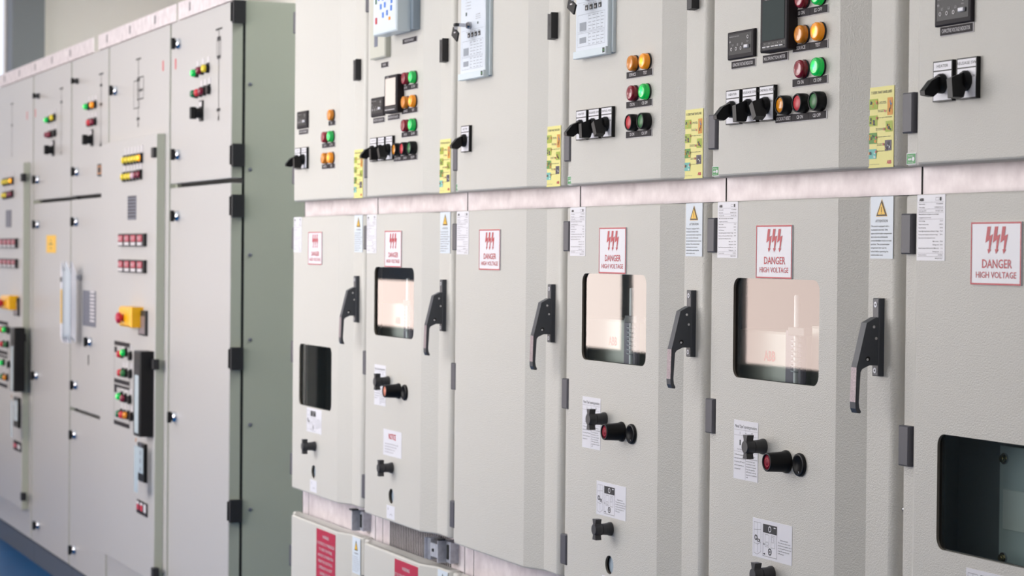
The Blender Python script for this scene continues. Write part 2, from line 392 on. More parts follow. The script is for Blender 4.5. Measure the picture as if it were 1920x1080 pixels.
def steps_mesh():
    b = MB(); w, h = .078, .129
    b.box(-w/2, w/2, -.0006, -.0001, -h/2, h/2, 'yellow'); y = -.001
    X = lambda u: -w/2+u*w; Z = lambda v: h/2-v*h
    b.text('7 STEPS THAT SAVE LIVES', X(.14), X(.92), Z(.085), .0042, y, 'ink', bold=.01)
    pics = [(.06, .39, .145, .275), (.76, .96, .145, .36), (.05, .38, .35, .48), (.70, .96, .43, .565), (.04, .37, .565, .70), (.68, .93, .665, .795), (.03, .36, .765, .885)]
    pal = [('pg', 'po'), ('po', 'pb'), ('pk', 'pg'), ('pk', 'po'), ('pg', 'po'), ('pk', 'pw'), ('pt', 'pw')]
    bases = ['pg', 'po', 'pg', 'pg', 'pgd', 'pv', 'pt']
    rnd = random.Random(7)
    for (a, c, t, d), ba, (p1, p2) in zip(pics, bases, pal):
        b.rect(X(a), X(c), Z(d), Z(t), y, ba)
        for k in range(7):
            u = a+(c-a)*rnd.uniform(.12, .8); v = t+(d-t)*rnd.uniform(.1, .75); du = (c-a)*rnd.uniform(.1, .26); dv = (d-t)*rnd.uniform(.12, .4)
            b.face([(X(u), y-.0001-.0001*k, Z(v)), (X(min(u+du, c)), y-.0001-.0001*k, Z(v+.01)), (X(min(u+du*.8, c)), y-.0001-.0001*k, Z(min(v+dv, d))), (X(u-.01), y-.0001-.0001*k, Z(min(v+dv*.8, d)))], (p1, p2, 'pk', 'po')[k % 4])
    for (x, z, s, tt) in [(.45, .195, 1, 'Clearly identify'), (.45, .212, 1, 'the work location'), (.40, .295, -1, 'Disconnect and'), (.40, .312, -1, 'secure against'), (.42, .388, 1, 'Protect against other live parts'), (.32, .52, -1, 'Take special precautions'), (.32, .537, -1, 'when close to bare parts'), (.40, .625, 1, 'Check the installation is dead'), (.38, .71, -1, 'Carry out earthing'), (.38, .727, -1, 'and short circuit'), (.40, .80, 1, 'Issue the permit to work')]:
        b.text(tt, X(x), X(x+.02*len(tt)*.8), Z(z), .0017, y, 'ink', bold=.015)
    for (x, z) in [(.38, .2), (.69, .305), (.38, .385), (.66, .53), (.36, .625), (.64, .715), (.36, .80)]: b.disc(X(x), y-.0012, Z(z), .0022, 'red', 10, k=.8)
    ABB(b, X(.76), X(.93), Z(.955), .0052, y, 'red')
    b.text('ABB - Always Safe. Behind the power', X(.05), X(.48), Z(.96), .0013, y, 'inkg')
    return b
for k_, c_ in dict(pg=(170, 190, 60), pgd=(90, 150, 50), po=(225, 150, 40), pb=(60, 120, 170), pk=(40, 45, 55), pw=(225, 235, 225), pt=(110, 195, 185), pv=(85, 75, 95)).items(): M[k_] = mat('print_'+k_, c_, .5)
def manual_mesh(full=True):
    b = MB(); w, h = .088, .104
    b.box(-w/2, w/2, -.0006, -.0001, -h/2, h/2, 'white'); y = -.001
    X = lambda u: -w/2+u*w; Z = lambda v: h/2-v*h
    b.text('Manual "Open" operating procedures', X(.06), X(.95), Z(.125), .0055, y, 'ink')
    for v in (.16, .25, .53): b.rect(X(.01), X(.99), Z(v)-.0003, Z(v), y, 'inkg')
    b.rect(X(.495), X(.5), Z(.99), Z(.16), y, 'inkg')
    b.rect(X(.25), X(.29), Z(.42), Z(.33), y, 'ink'); b.text('Test Position', X(.15), X(.42), Z(.5), .0024, y, 'inkg')
    b.text('I', X(.26), X(.27), Z(.235), .0045, y, 'inkg'); b.rect(X(.48), X(.54), Z(.21), Z(.205), y, 'inkg'); b.disc(X(.76), y, Z(.21), .0026, 'inkg', 14, .0018)
    for i, t in enumerate(['1. When the apparatus', 'is in test position press', 'the opening OFF button', 'and the apparatus is', 'switched off.']):
        b.text(t, X(.04), X(.04+.0195*len(t)), Z(.595+.06*i), .0026, y, 'ink')
    for i, t in enumerate(['When the apparatus', 'is in service position', 'turn the knob and', 'introduce it until', 'the knob is stopped.', 'Press the opening', 'OFF button until the', 'apparatus is switched', 'off.']):
        b.text(t, X(.53), X(.53+.0205*len(t)), Z(.595+.045*i), .0024, y, 'ink')
    return b
def diagram_mesh(y0=0):
    b = MB(); w, h = .137, .067
    b.box(-w/2, w/2, -.0006, -.0001, -h/2, h/2, 'white'); y = -.001
    X = lambda u: -w/2+u*w; Z = lambda v: h/2-v*h; g = .0005
    for a, c, d, e in [(.04, .1, .22, .1), (.04, .1, .04, .9), (.22, .1, .22, .84), (.13, .1, .13, .88), (.04, .9, .13, .93), (.13, .93, .22, .84), (.04, .3, .22, .27), (.04, .64, .13, .67), (.13, .67, .22, .6)]:
        b.line(X(a), Z(c), X(d), Z(e), y, g, 'inkg')
    b.disc(X(.09), y, Z(.5), .005, 'ink', 18, .0028); b.box(X(.13), X(.19), y-.0001, y, Z(.6), Z(.52), 'ink'); b.disc(X(.16), y-.0002, Z(.56), .0016, 'white', 10)
    b.frame(X(.27), X(.63), Z(.93), Z(.1), y, .0007, 'inkg'); b.rect(X(.28), X(.62), Z(.32), Z(.1), y-.0002, 'ink')
    b.disc(X(.45), y-.0004, Z(.21), .0052, 'white', 20, .0037); b.rect(X(.55), X(.6), Z(.165), Z(.14), y-.0004, 'white')
    b.frame(X(.33), X(.43), Z(.68), Z(.36), y, g, 'inkg'); b.frame(X(.48), X(.58), Z(.68), Z(.36), y, g, 'inkg'); b.frame(X(.35), X(.41), Z(.64), Z(.55), y-.0001, g, 'inkg'); b.frame(X(.5), X(.55), Z(.54), Z(.4), y-.0001, g, 'inkg')
    b.disc(X(.45), y, Z(.79), .0062, 'ink', 20, .0042); b.disc(X(.45), y, Z(.79), .0022, 'inkg', 12); b.face([(X(.28), y-.0002, Z(.87)), (X(.33), y-.0002, Z(.845)), (X(.33), y-.0002, Z(.895))], 'ink')
    b.disc(X(.3), y-.0002, Z(.62), .0018, 'inkg', 10, .001)
    for i, t in enumerate(['Operation instruction:', 'The truck can only be moved', 'into the test position only if', 'you have performed anti-close', 'ahead. The operation must', 'OFF position.']):
        b.text(t, X(.66 if i else .71), X(.66+.0113*len(t)), Z(.44+.07*i), .0024, y, 'ink')
    return b
def small_label_mesh():
    b = MB(); w, h = .061, .034
    b.box(-w/2, w/2, -.0006, -.0001, -h/2, h/2, 'white'); y = -.001
    b.text('I', -.018, -.016, .005, .006, y, 'ink')
    for i in range(8):
        a = math.radians(40+12*i); c = math.radians(52+12*i); b.line(.005+.014*math.cos(a), -.018+.014*math.sin(a), .005+.014*math.cos(c), -.018+.014*math.sin(c), y, .0008, 'ink')
    return b
def warning_mesh():
    b = MB(); w, h = .168, .150
    for k, z0 in enumerate((0, -h)):
        b.box(-w/2, w/2, -.0012, -.0001, z0-h+.002, z0, 'redl'); y = -.0016
        b.text('WARNING', -.028, .028, z0-.022, .009, y, 'lwht')
        for i, t in enumerate(['IT IS STRICTLY FORBIDDEN', 'TO OPEN THIS PANEL', 'WITHOUT AUTHORISATION', 'FROM THE ELECTRICAL', 'SUPERVISOR ON DUTY', 'DANGER OF DEATH']):
            b.text(t, -.0033*len(t), .0033*len(t), z0-.042-.0165*i, .0085, y, 'lwht')
    return b
def batt_mesh():
    b = MB(); w, h = .067, .097
    b.box(-w/2, w/2, -.0006, -.0001, -h/2, h/2, 'blueish'); y = -.001
    b.face([(0, y, .042), (-.014, y, .014), (.014, y, .014)], 'ink'); b.face([(0, y-.0003, .036), (-.010, y-.0003, .0165), (.010, y-.0003, .0165)], 'wyel')
    b.text('ATTENTION', -.018, .018, .004, .0042, y, 'ink')
    for i, t in enumerate(['Before opening this', 'compartment make sure', 'that the earthing switch', 'is closed and the voltage', 'indicator shows that the', 'cables are not live. Lock', 'the door before putting', 'the unit in service.']):
        b.text(t, -.029, -.029+.0022*len(t), -.004-.0055*i, .0026, y, 'ink')
    return b
def sticker_mesh():
    b = MB(); b.box(-.0135, .0135, -.0006, -.0001, -.009, .009, 'white'); y = -.001
    b.rect(-.012, .012, -.0078, .0078, y, 'green'); b.text('TESTED', -.009, .006, .0035, .002, y-.0002, 'white'); b.disc(.006, y-.0002, -.0005, .0034, 'white', 16)
    ABB(b, -.009, .001, -.0022, .003, y-.0002, 'white'); b.text('approved', -.008, .006, -.0062, .0016, y-.0002, 'white'); return b
def hinge_mesh():
    b = MB(); b.box(-.0145, .0145, -.0105, .0, -.0315, .0315, 'hinge', .0022); return b
def tknob_mesh():
    b = MB()
    b.lathe([(.0137, 0), (.0137, -.004), (.0118, -.009), (.0112, -.021)], (0, 0, 0), 'knob')
    b.lathe([(.009, -.021), (.009, -.0225)], (0, 0, 0), 'black')
    b.lathe([(.0122, -.0225), (.0125, -.034), (.0105, -.038)], (0, 0, 0), 'knob')
    for s in (1, -1):
        pts = [(-.0062, .006*s), (-.0052, .012*s), (-.0078, .0205*s), (.0078, .0205*s), (.0052, .012*s), (.0062, .006*s)]
        b.prism(pts, 'y', -.024, -.037, 'knob')
    return b
def mush_mesh():
    b = MB(); b.lathe([(.0195, 0), (.020, -.002), (.0190, -.005), (.0176, -.007), (.0160, -.038), (.0152, -.0395), (.0128, -.0395), (.0128, -.037)], (0, 0, 0), 'black', caps=False); return b
def disc_mesh():
    b = MB(); b.lathe([(.0195, 0), (.0200, -.0025), (.0188, -.0055), (.0150, -.006), (.0125, -.0035), (0.0001, -.003)], (0, 0, 0), 'black', caps=False); b.disc(.004, -.0064, -.012, .0018, 'steel', 10); return b
def lamp_mesh(m):
    def fn():
        b = MB(); b.lathe([(.0155, -.003), (.0155, -.0045), (.0148, -.0052), (.0155, -.006), (.0152, -.0115), (.0138, -.0140), (.010, -.0148), (.0001, -.0150)], (0, 0, 0), m, caps=False); return b
    return fn
def lamp(parent, m, x, z, name='indicator_lamp'):
    L = {'amber': 'amber lens', 'amber_on': 'lit amber lens', 'rlens': 'dark red lens', 'glens_on': 'lit green lens', 'glens': 'dark green lens'}
    o = link(name, cached('lamp_bezel', lambda: (lambda b: (b.lathe([(.0162, 0), (.0162, -.0032), (.0150, -.0036)], (0, 0, 0), 'blackm'), b)[1])(MB())), parent, (x, 0, z))
    link('lens', cached('lens_'+m, lamp_mesh(m)), o); o['label'] = L[m]+' indicator lamp'
def button(parent, m, x, z):
    def bez():
        b = MB(); b.lathe([(.0165, 0), (.0168, -.004), (.0160, -.0165), (.0150, -.0178), (.0132, -.0178), (.0130, -.015)], (0, 0, 0), 'black', caps=False); return b
    o = link('push_button', cached('btn_bez', bez), parent, (x, 0, z))
    def cap():
        b = MB(); b.lathe([(.0130, -.004), (.0130, -.0155), (.0118, -.0166), (.0001, -.0167)], (0, 0, 0), m, caps=False); return b
    link('button_cap', cached('cap_'+m, cap), o); o['label'] = {'capr': 'red', 'capg': 'green', 'capo': 'amber'}[m]+' push button'
def plate(parent, x, z, w, texts):
    b = MB(); n = len(texts); b.box(x-w/2-.002, x+w/2+.002, -.0012, -.0001, z-.0072, z+.0072, 'lwht')
    for i, t in enumerate(texts):
        a = x-w/2+i*w/n; c = a+w/n; b.box(a+(.0004 if i else 0), c-.0004, -.0022, -.0012, z-.0062, z+.0062, 'lblk')
        tw = min(len(t)*.0042, w/n*.88); m = (a+c)/2; b.text(t, m-tw/2, m+tw/2, z-.0028, .0058, -.0026, 'lwht', bold=.01)
    return b.build('name_plate', parent)
def lever_geo(b):
    pr = [(0, .0105), (-.0150, .0105), (-.0290, .004), (-.0425, -.012), (-.0415, -.0185), (-.0265, -.0205), (-.0175, -.0135), (-.0095, -.0125), (0, -.0125)]
    b.prism(pr, 'x', -.0065, .0065, 'black'); b.box(-.0014, .0014, -.0150, -.0085, .0103, .0112, 'lwht')
def block_geo(b):
    pr = [(0, .012), (-.014, .012), (-.032, .005), (-.037, .003), (-.037, -.026), (-.018, -.026), (-.013, -.013), (0, -.013)]
    b.prism(pr, 'x', -.0065, .0065, 'black')
def switch(parent, x, z, rot, top, pos=('OFF', 'ON')):
    b = MB(); y = -.0072
    b.box(-.0255, .0255, -.007, 0, -.0305, .0305, 'black')
    b.rect(-.0235, .0235, .0165, .0285, y, 'white'); b.rect(-.0235, .0235, -.0285, .0145, y, 'white')
    b.text(top, -.0025*len(top), .0025*len(top), .0205, .0044, y-.0002, 'ink'); b.text(pos[0], -.006, .004, .0075, .0038, y-.0002, 'ink')
    b.text(pos[1], .014, .0215, .001, .0034, y-.0002, 'ink'); b.disc(-.0185, y-.0002, .005, .0026, 'inkg', 12, .0018)
    o = b.build('rotary_switch', parent, (x, 0, z))
    def kn():
        k = MB(); k.lathe([(.0150, -.0074), (.0150, -.012), (.0125, -.0160)], (0, 0, 0), 'black')
        k2 = MB(); (block_geo if rot else lever_geo)(k2); k.faces(k2.v, k2.f, 'black'); return k
    kb = link('lever_knob', cached('lever_knob%d' % bool(rot), kn), o, (0, 0, -.004), (0, rot, 0))
    return o
def indicator(parent, x, z, h=.049, lit=False):
    b = MB(); w = .097
    b.box(-w/2, w/2, -.006, 0, -h/2, h/2, 'lblk', .002); y = -.0064
    b.rect(-w/2+.007, w/2-.007, -h/2+.008, h/2-.005, y, 'black')
    b.text('POTENTIAL INDICATOR', -w/2+.01, -.004, h/2-.010, .0016, y-.0003, 'lwht')
    for i in range(3):
        b.disc(-.032+.0175*i, y-.0005, -.0065, .0032, 'lwht', 16, .0019); b.text('L%d' % (i+1), -.029+.0175*i, -.0245+.0175*i, -.001, .0038, y-.0003, 'lwht')
    b.disc(.028, y-.0005, .0115, .0032, 'lwht', 16, .0019); b.text('TEST', .023, .031, .003, .0018, y-.0003, 'lwht')
    b.line(-.037, .004, -.037, .010, y-.0003, .0005, 'lwht'); b.line(-.040, .006, -.034, .006, y-.0003, .0005, 'lwht'); b.line(-.040, .0075, -.034, .0075, y-.0003, .0005, 'lwht')
    o = b.build('voltage_indicator', parent, (x, 0, z))
    c = MB(); c.box(.019, .033, -.0105, -.0062, -.008, -.002, 'white', .001); c.build('test_button', o)
    return o
def meter(parent, x, z):
    b = MB(); w = .0475; b.box(-w, w, -.020, 0, -w, w, 'lblk', .0025); y = -.0203
    b.rect(-.036, .042, -w+.004, -.031, y, 'black'); b.text('METER', -.030, -.012, .0405, .0035, y-.0002, 'lwht')
    for i in range(5): b.box(-.034+.0145*i, -.0225+.0145*i, -.0225, -.0203, -.0405, -.0385, 'lwht'); b.line(-.028+.0145*i, -.0355, -.028+.0145*i, -.033, y-.0004, .0006, 'lwht')
    o = b.build('multifunction_meter', parent, (x, 0, z))
    s = MB(); s.box(-.038, .038, -.0206, -.0201, -.0285, .0395, 'screen'); s.build('screen', o); return o
def handle(parent):
    """swing handle on the right-hand strip of the lower door"""
    X0 = .584; y0 = .024
    b = MB(); b.box(-.0095, .0095, -.0105, 0, -.062, .062, 'handle', .0015)
    for z in (.052, -.053): b.lathe([(.0045, -.0107), (.0045, -.0112)], (0, 0, z), 'zincd', 14); b.disc(0, -.0115, z, .0018, 'black', 8)
    o = b.build('door_handle', parent, (X0, y0, 1.311))
    side = [(-.0077, 1.3341), (.0098, 1.343), (.0150, 1.3405), (.0150, 1.2665), (-.0021, 1.2667), (-.015, 1.261), (-.018, 1.2563), (-.0193, 1.235), (-.0209, 1.2086), (-.0196, 1.1994), (-.0164, 1.1933), (-.018, 1.1907), (-.0234, 1.1914), (-.0266, 1.1985), (-.0272, 1.2087), (-.0256, 1.2635), (-.0229, 1.2726)]
    pts = [(y-y0, z-1.311) for y, z in side]
    c = MB()
    # convex pieces of the side outline so the faces fill cleanly
    n = len(pts)
    xa, xb = -.008, .0085
    quads = [(0, 1, 2), (0, 2, 3, 4, 16), (4, 5, 16), (5, 6, 15, 16), (6, 7, 15), (7, 8, 14, 15), (8, 9, 13, 14), (9, 10, 11, 12, 13)]
    for q in quads:
        c.face([(xb, pts[i][0], pts[i][1]) for i in q], 'handle'); c.face([(xa, pts[i][0], pts[i][1]) for i in reversed(q)], 'handle')
    for i in range(n):
        p, q = pts[i], pts[(i+1) % n]; is_pale = i in (14,)  # one front face of the lever gets a paler pinkish tone
        c.face([(xa, p[0], p[1]), (xa, q[0], q[1]), (xb, q[0], q[1]), (xb, p[0], p[1])], 'handle_l' if is_pale else 'handle')
    for (y, z) in ((.0053, 1.3277), (.0096, 1.3094)):
        c.lathe([(.0024, 0), (.0024, .0006)], (xb, y-y0, z-1.311), 'steel', 12, 'x')
    c.lathe([(.0042, 0), (.0042, .0004)], (xb, -.0051-y0, 1.2769-1.311), 'black', 14, 'x')
    c.lathe([(.0022, 0.0005), (.0022, .0008)], (xb, -.0061-y0, 1.2759-1.311), 'steel', 10, 'x')
    c.build('lever', o); return o
def pull(parent, z):
    b = MB(); pts = [(-.0095, -.0285), (.0095, -.0265), (.0095, .0285), (.0045, .0250), (-.0035, .0235), (-.0095, .0265)]
    b.prism(pts, 'y', -.016, 0, 'blackm'); b.disc(0, -.0163, .003, .0034, 'black', 12); b.build('door_latch', parent, (.584, .024, z))
def cabinet(k, label, win, upper, lower, red=True):
    x0 = k*P
    t = thing('switchgear_cabinet', label, 'electrical cabinet', (x0, 0, 0), 'switchgear panels of the near row')
    b = MB()   # body shell, open behind the doors
    for x in (.0015, .6465): b.box(x, x+.002, FR+.003, 1.3, .06, 2.2, 'inner')
    b.box(.0015, .6485, 1.298, 1.3, .06, 2.2, 'inner'); b.box(.0015, .6485, FR, 1.3, 2.198, 2.2, 'side'); b.box(.0015, .6485, FR+.003, 1.3, 1.555, 1.558, 'inner'); b.box(.0015, .6485, FR+.003, 1.3, .70, .703, 'inner')
    b.box(.0015, .6485, FR+.003, 1.3, .06, .063, 'inner')
    b.box(.0015, .6485, .06, 1.25, 0, .06, 'plinth')
    b.box(.002, .648, .45, .455, .703, 1.555, 'inner')
    b.build('body', t)
    r = MB()   # galvanised front frame: rail between the doors, posts, sill above the cable compartment
    r.box(.001, .649, FR, FR+.003, 1.515, 1.605, 'zinc'); r.box(.001, .649, FR-.006, FR, 1.533, 1.537, 'dark')
    r.box(.004, .646, FR-.004, FR-.001, 1.549, 1.551, 'inkg') if 0 else None
    r.box(.0005, .0015, FR-.001, FR+.003, 1.515, 1.605, 'dark'); r.box(.6485, .6495, FR-.001, FR+.003, 1.515, 1.605, 'dark')
    r.box(.001, .028, FR+.001, FR+.003, .703, 1.515, 'zinc'); r.box(.617, .649, FR+.001, FR+.003, .703, 1.515, 'zinc')
    r.box(.001, .649, FR, FR+.003, .64, .79, 'zinc'); r.box(.058, .060, FR-.0005, FR, .64, .79, 'ink'); r.box(.0005, .0015, FR-.001, FR+.003, .64, .79, 'ink')
    if k == 1:
        n = 36
        for i in range(n): r.box(.116+i*.0125, .1232+i*.0125, FR-.0006, FR, .665, .745, 'dark')
    r.box(.001, .028, FR+.001, FR+.003, 1.605, 2.198, 'zinc'); r.box(.617, .649, FR+.001, FR+.003, 1.605, 2.198, 'zinc')
    r.build('front_frame', t)
    du = door('upper_door', t, ZU0, ZU1)
    holes = [HOLE] if win else []
    if win == 'hi': holes.append(WIN_HI)
    if win == 'lo': holes.append(WIN_LO)
    if k == 5: holes = [WIN_LO]
    dl = door('lower_door', t, ZL0, ZL1, holes)
    db = door('cable_door', t, ZB0, ZB1)
    # visible flat lip on top of the cable compartment door
    for z in (1.663, 2.10): link('hinge', cached('hinge', hinge_mesh), du, (.018, .024, z))
    for z in (1.475, 1.145, .818): link('hinge', cached('hinge', hinge_mesh), dl, (.018, .024, z))
    for z in (.55, .25): link('hinge', cached('hinge', hinge_mesh), db, (.018, .024, z))
    if win:
        wx0, wx1, wz0, wz1, _ = WIN_HI if win == 'hi' else WIN_LO
        g = MB(); g.box(wx0-.008, wx1+.008, .005, .0085, wz0-.008, wz1+.008, 'glass'); g.build('window_glass', dl)
        g = MB()
        for a in ((wx0-.012, wx0, wz0-.012, wz1+.012), (wx1, wx1+.012, wz0-.012, wz1+.012), (wx0, wx1, wz0-.012, wz0), (wx0, wx1, wz1, wz1+.012)): g.box(a[0], a[1], .009, .014, a[2], a[3], 'dark')
        g.build('window_gasket', dl)
        if k != 5:
            s = MB(); s.lathe([(.0190, .008), (.0001, .008)], (.277, 0, .8205), 'tagb', caps=False); s.build('shutter', dl)
    link('rating_label', cached('rating', rating_mesh), dl, (.110, 0, 1.484))
    link('danger_sign', cached('danger', danger_mesh), dl, (.281, 0, 1.4455))
    if k in (0, 1, 3, 4): link('attention_label', cached('attention', attention_mesh), dl, (.583, .024, 1.4855))
    if k < 5: link('safety_steps_label', cached('steps', steps_mesh), du, (.576, .024, 1.6455))
    handle(t)
    pull(t, 1.922)
    if red:
        link('warning_sign', cached('warning', warning_mesh), db, (.395, 0, .667)); link('attention_label', cached('batt', batt_mesh), db, (.586, .024, .624))
    if k >= 2: link('approval_sticker', cached('sticker', sticker_mesh), du, (.0165, .024, 1.592))
    upper(t, du); lower(t, dl)
    bl = MB(); bl.lathe([(.005, 0), (.005, -.004), (.003, -.006)], (0, 0, 0), 'chrome', 12)
    bl.build('frame_bolt', t, (.598, FR, .748))
    bl = MB(); bl.lathe([(.006, 0), (.006, .006), (.004, .008)], (.6295, .043, 1.041), 'steel', 6, 'x'); bl.build('door_bolt', t)
    return t
M['tagb'] = mat('shutter_blue_grey', (165, 182, 196), .5)

LROW = {1.869: None}
def lamps(t, rows):
    for z, cs in rows:
        for x, m in cs: lamp(t, m, x, z)
RL, GL, AM, AO = 'rlens', 'glens_on', 'amber', 'amber_on'
CX = (.364, .417)
def lamp_x(c): return (.376, .4295)[c]
def mk_legend_relay(t, x0, x1, z0, key=True):
    """pale protection unit with a printed mimic diagram, key switch and slanted lower edge"""
    z1 = z0+.30; w = x1-x0
    b = MB(); b.box(x0, x1+.004, -.007, 0, z0+.003, z1, 'relay', .001); b.box(x0, x1-.002, -.0145, -.007, z0, z1, 'relay', .001); b.box(x0-.002, x1-.002, -.020, -.0145, z0, z0+.015, 'relay', .001)
    y = -.0149; a, c = x0+.002, x1-.004
    b.rect(a, c, z0+.016, z1-.004, y, 'relayf'); b.rect(a, c, z0+.0145, z0+.0155, y-.0001, 'ink')
    b.rect(c-.012, c-.002, z0+.003, z0+.013, -.0204, 'ink'); b.rect(c-.009, c-.005, z0+.006, z0+.010, -.0206, 'green')
    X = lambda u: a+(c-a)*u; Z = lambda v: z0+.016+v*.145; yy = y-.0003
    for z_, h_ in ((.10, .10), (.27, .15)): b.rect(X(.12), X(.33), Z(z_), Z(z_+h_*.8), yy, 'prt')
    b.frame(X(.06), X(.92), Z(.05), Z(.24), yy, .0006, 'prt'); b.frame(X(.06), X(.92), Z(.255), Z(.5), yy, .0006, 'prt')
    rn = random.Random(3)
    for i in range(9):
        for j in range(4):
            zz = Z(.07+.047*i+(.02 if i > 3 else 0)); xx = X(.4+.13*j); L = (c-a)*rn.uniform(.05, .11)
            b.rect(xx, xx+L, zz, zz+.0012, yy, 'prt')
            if rn.random() < .4: b.rect(xx, xx+.0007, zz-.004, zz+.004, yy, 'prt')
    for i in range(4): b.box(X(.30+.14*i), X(.30+.14*i+.085), yy-.0008, yy, Z(.55), Z(.62), 'ink'); b.rect(X(.325+.14*i), X(.325+.14*i+.035), Z(.56), Z(.59), yy-.001, 'lwht')
    b.text('K3  K4  K5  K6', X(.24), X(.8), Z(.63), .0022, yy, 'inkg')
    b.rect(X(.05), X(.95), Z(.665), Z(.668), yy, 'prt'); b.rect(X(.2), X(.25), Z(.90), Z(.955), yy, 'gdark'); b.rect(X(.68), X(.72), Z(.735), Z(.77), yy, 'gdark')
    for i in range(3): b.text(('Local', 'Remote', 'Off')[i], X(.62), X(.80), Z(.82+.03*i), .0022, yy, 'inkg')
    for i in range(5): b.text('%d Station' % (i+1), X(.2), X(.42), Z(1.0+.05*i), .0022, yy, 'inkg')
    o = b.build('protection_relay', t)
    if key:
        kx, kz = X(.40), Z(.735)
        s = MB(); s.lathe([(.0085, 0), (.0085, -.006), (.0065, -.010)], (kx, y, kz), 'steel', 20); s.build('key_lock', o)
        return o, (kx, y, kz)
    return o, (X(.22), y, Z(.735))
M['prt'] = mat('grey_print', (150, 158, 168), .5); M['gdark'] = mat('dark_green_print', (30, 70, 62), .5)
def key_thing(X, y, z, label):
    t = thing('key', label, 'key', (X, y, z), None)
    b = MB(); b.box(-.0015, .0015, -.022, 0, -.004, .004, 'steel'); b.box(-.006, .006, -.030, -.020, -.0035, .0035, 'blackm', .001); b.build('key_blade', t)
    c = MB(); c.lathe([(.0045, -.0008), (.0045, .0008)], (0, -.026, -.007), 'steel', 16, 'x')
    c.build('key_ring', t)
    d = MB()
    ang = math.radians(-28)
    pts = []
    for px, pz in ((-.018, .010), (.018, .010), (.018, -.011), (-.018, -.011)):
        pts.append((px*math.cos(ang)-pz*math.sin(ang)-.002, px*math.sin(ang)+pz*math.cos(ang)-.021))
    d.prism(pts, 'y', -.028, -.024, 'black'); d.box(-.006, .004, -.0286, -.0282, -.019, -.016, 'lwht'); d.build('key_tag', t, (0, 0, 0))
    return t

def uA(t, d):
    indicator(t, .160, 1.810); plate(t, .163, 1.776, .084, ['CAPACITIVE VOLTAGE INDICATOR'])
    lamps(t, [(1.809, [(lamp_x(1), AM)]), (1.751, [(lamp_x(0), RL), (lamp_x(1), GL)]), (1.693, [(lamp_x(0), AM), (lamp_x(1), AO)])])
    plate(t, .4215, 1.788, .055, ['TEST']); plate(t, .394, 1.729, .111, ['ES ON', 'ES OFF']); plate(t, .394, 1.671, .111, ['SERVICE', 'TEST'])
    switch(t, .124, 1.701, 0, 'HEATER'); switch(t, .185, 1.701, -.12, 'RELEASE SW')
def upB(t, d):
    indicator(t, .160, 1.810); plate(t, .163, 1.776, .084, ['CAPACITIVE VOLTAGE INDICATOR']); meter(t, .303, 1.834); plate(t, .277, 1.778, .084, ['MULTIFUNCTION METER'])
    lamps(t, [(1.868, [(lamp_x(0), RL), (lamp_x(1), GL)]), (1.809, [(lamp_x(0), AM), (lamp_x(1), AO)]), (1.751, [(lamp_x(0), RL), (lamp_x(1), GL)])])
    plate(t, .394, 1.846, .111, ['ES ON', 'ES OFF']); plate(t, .394, 1.788, .111, ['SERVICE', 'TEST']); plate(t, .394, 1.730, .111, ['CB ON', 'CB OFF']); plate(t, .365, 1.672, .167, ['LOCKOUT RESET', 'CB ON', 'CB OFF'])
    for x, m in ((.321, 'capo'), (.379, 'capr'), (.4325, 'capg')): button(t, m, x, 1.694)
    switch(t, .136, 1.701, 0, 'HEATER'); switch(t, .197, 1.701, -.12, 'RELEASE SW'); switch(t, .258, 1.701, -.5, 'CONTROL MODE', ('LOCAL', 'REM'))
def uB(t, d):
    upB(t, d)
    b = MB(); b.box(.127, .245, -.016, 0, 1.932, 2.18, 'beige', .003); b.rect(.165, .192, 1.962, 2.15, -.0164, 'blind'); b.build('sensor_box', t); plate(t, .205, 1.915, .05, ['SENSOR'])
    z0, z1 = 1.979, 2.17
    b = MB(); b.box(.285, .460, -.020, 0, z0+.004, z1, 'relayd', .002); b.box(.27, .445, -.056, -.02, z0, z1, 'relay', .003)
    y = -.0564; b.rect(.276, .439, z0+.008, z1-.006, y, 'relayf'); b.rect(.325, .372, z0+.105, z0+.165, y-.0003, 'screen')
    q = b.build('protection_relay', t)
    def key(n, x0, x1, za, zb, d, m):
        o = MB(); o.box(x0, x1, y-d, y, za, zb, m); o.build(n, q)
    for i, (u, v) in enumerate([(.31, .085), (.34, .083), (.37, .086), (.325, .062), (.355, .064), (.342, .04), (.372, .043), (.402, .052), (.405, .07)]):
        key('key_button', u, u+.010, z0+v, z0+v+.013, .0012, 'blue')
    key('key_button', .290, .302, z0+.028, z0+.044, .0012, 'capr'); key('key_button', .290, .298, z0+.078, z0+.095, .0012, 'glens'); key('status_lamp', .390, .402, z0+.03, z0+.038, .0012, 'amber_on')
    key('service_port', .375, .408, z0+.088, z0+.112, .012, 'tag')
    plate(t, .39, 1.962, .10, ['PROTECTION RELAY'])
def uC(t, d):
    switch(t, .136, 1.701, 0, 'HEATER')
    o, kp = mk_legend_relay(t, .122, .280, 1.835)
def uD(t, d):
    lamps(t, [(1.809, [(lamp_x(0), AM), (lamp_x(1), AO)]), (1.751, [(lamp_x(0), RL), (lamp_x(1), GL)])])
    plate(t, .394, 1.788, .111, ['SERVICE', 'TEST']); plate(t, .394, 1.730, .111, ['CB ON', 'CB OFF']); plate(t, .394, 1.672, .111, ['CB ON', 'CB OFF'])
    for x, m in ((.379, 'capr'), (.4325, 'capg')): button(t, m, x, 1.694)
    switch(t, .136, 1.701, 0, 'HEATER'); switch(t, .197, 1.701, -.12, 'RELEASE SW'); switch(t, .258, 1.701, -.5, 'CONTROL MODE', ('LOCAL', 'REM'))
    mk_legend_relay(t, .122, .280, 1.835)
def uE(t, d): upB(t, d)
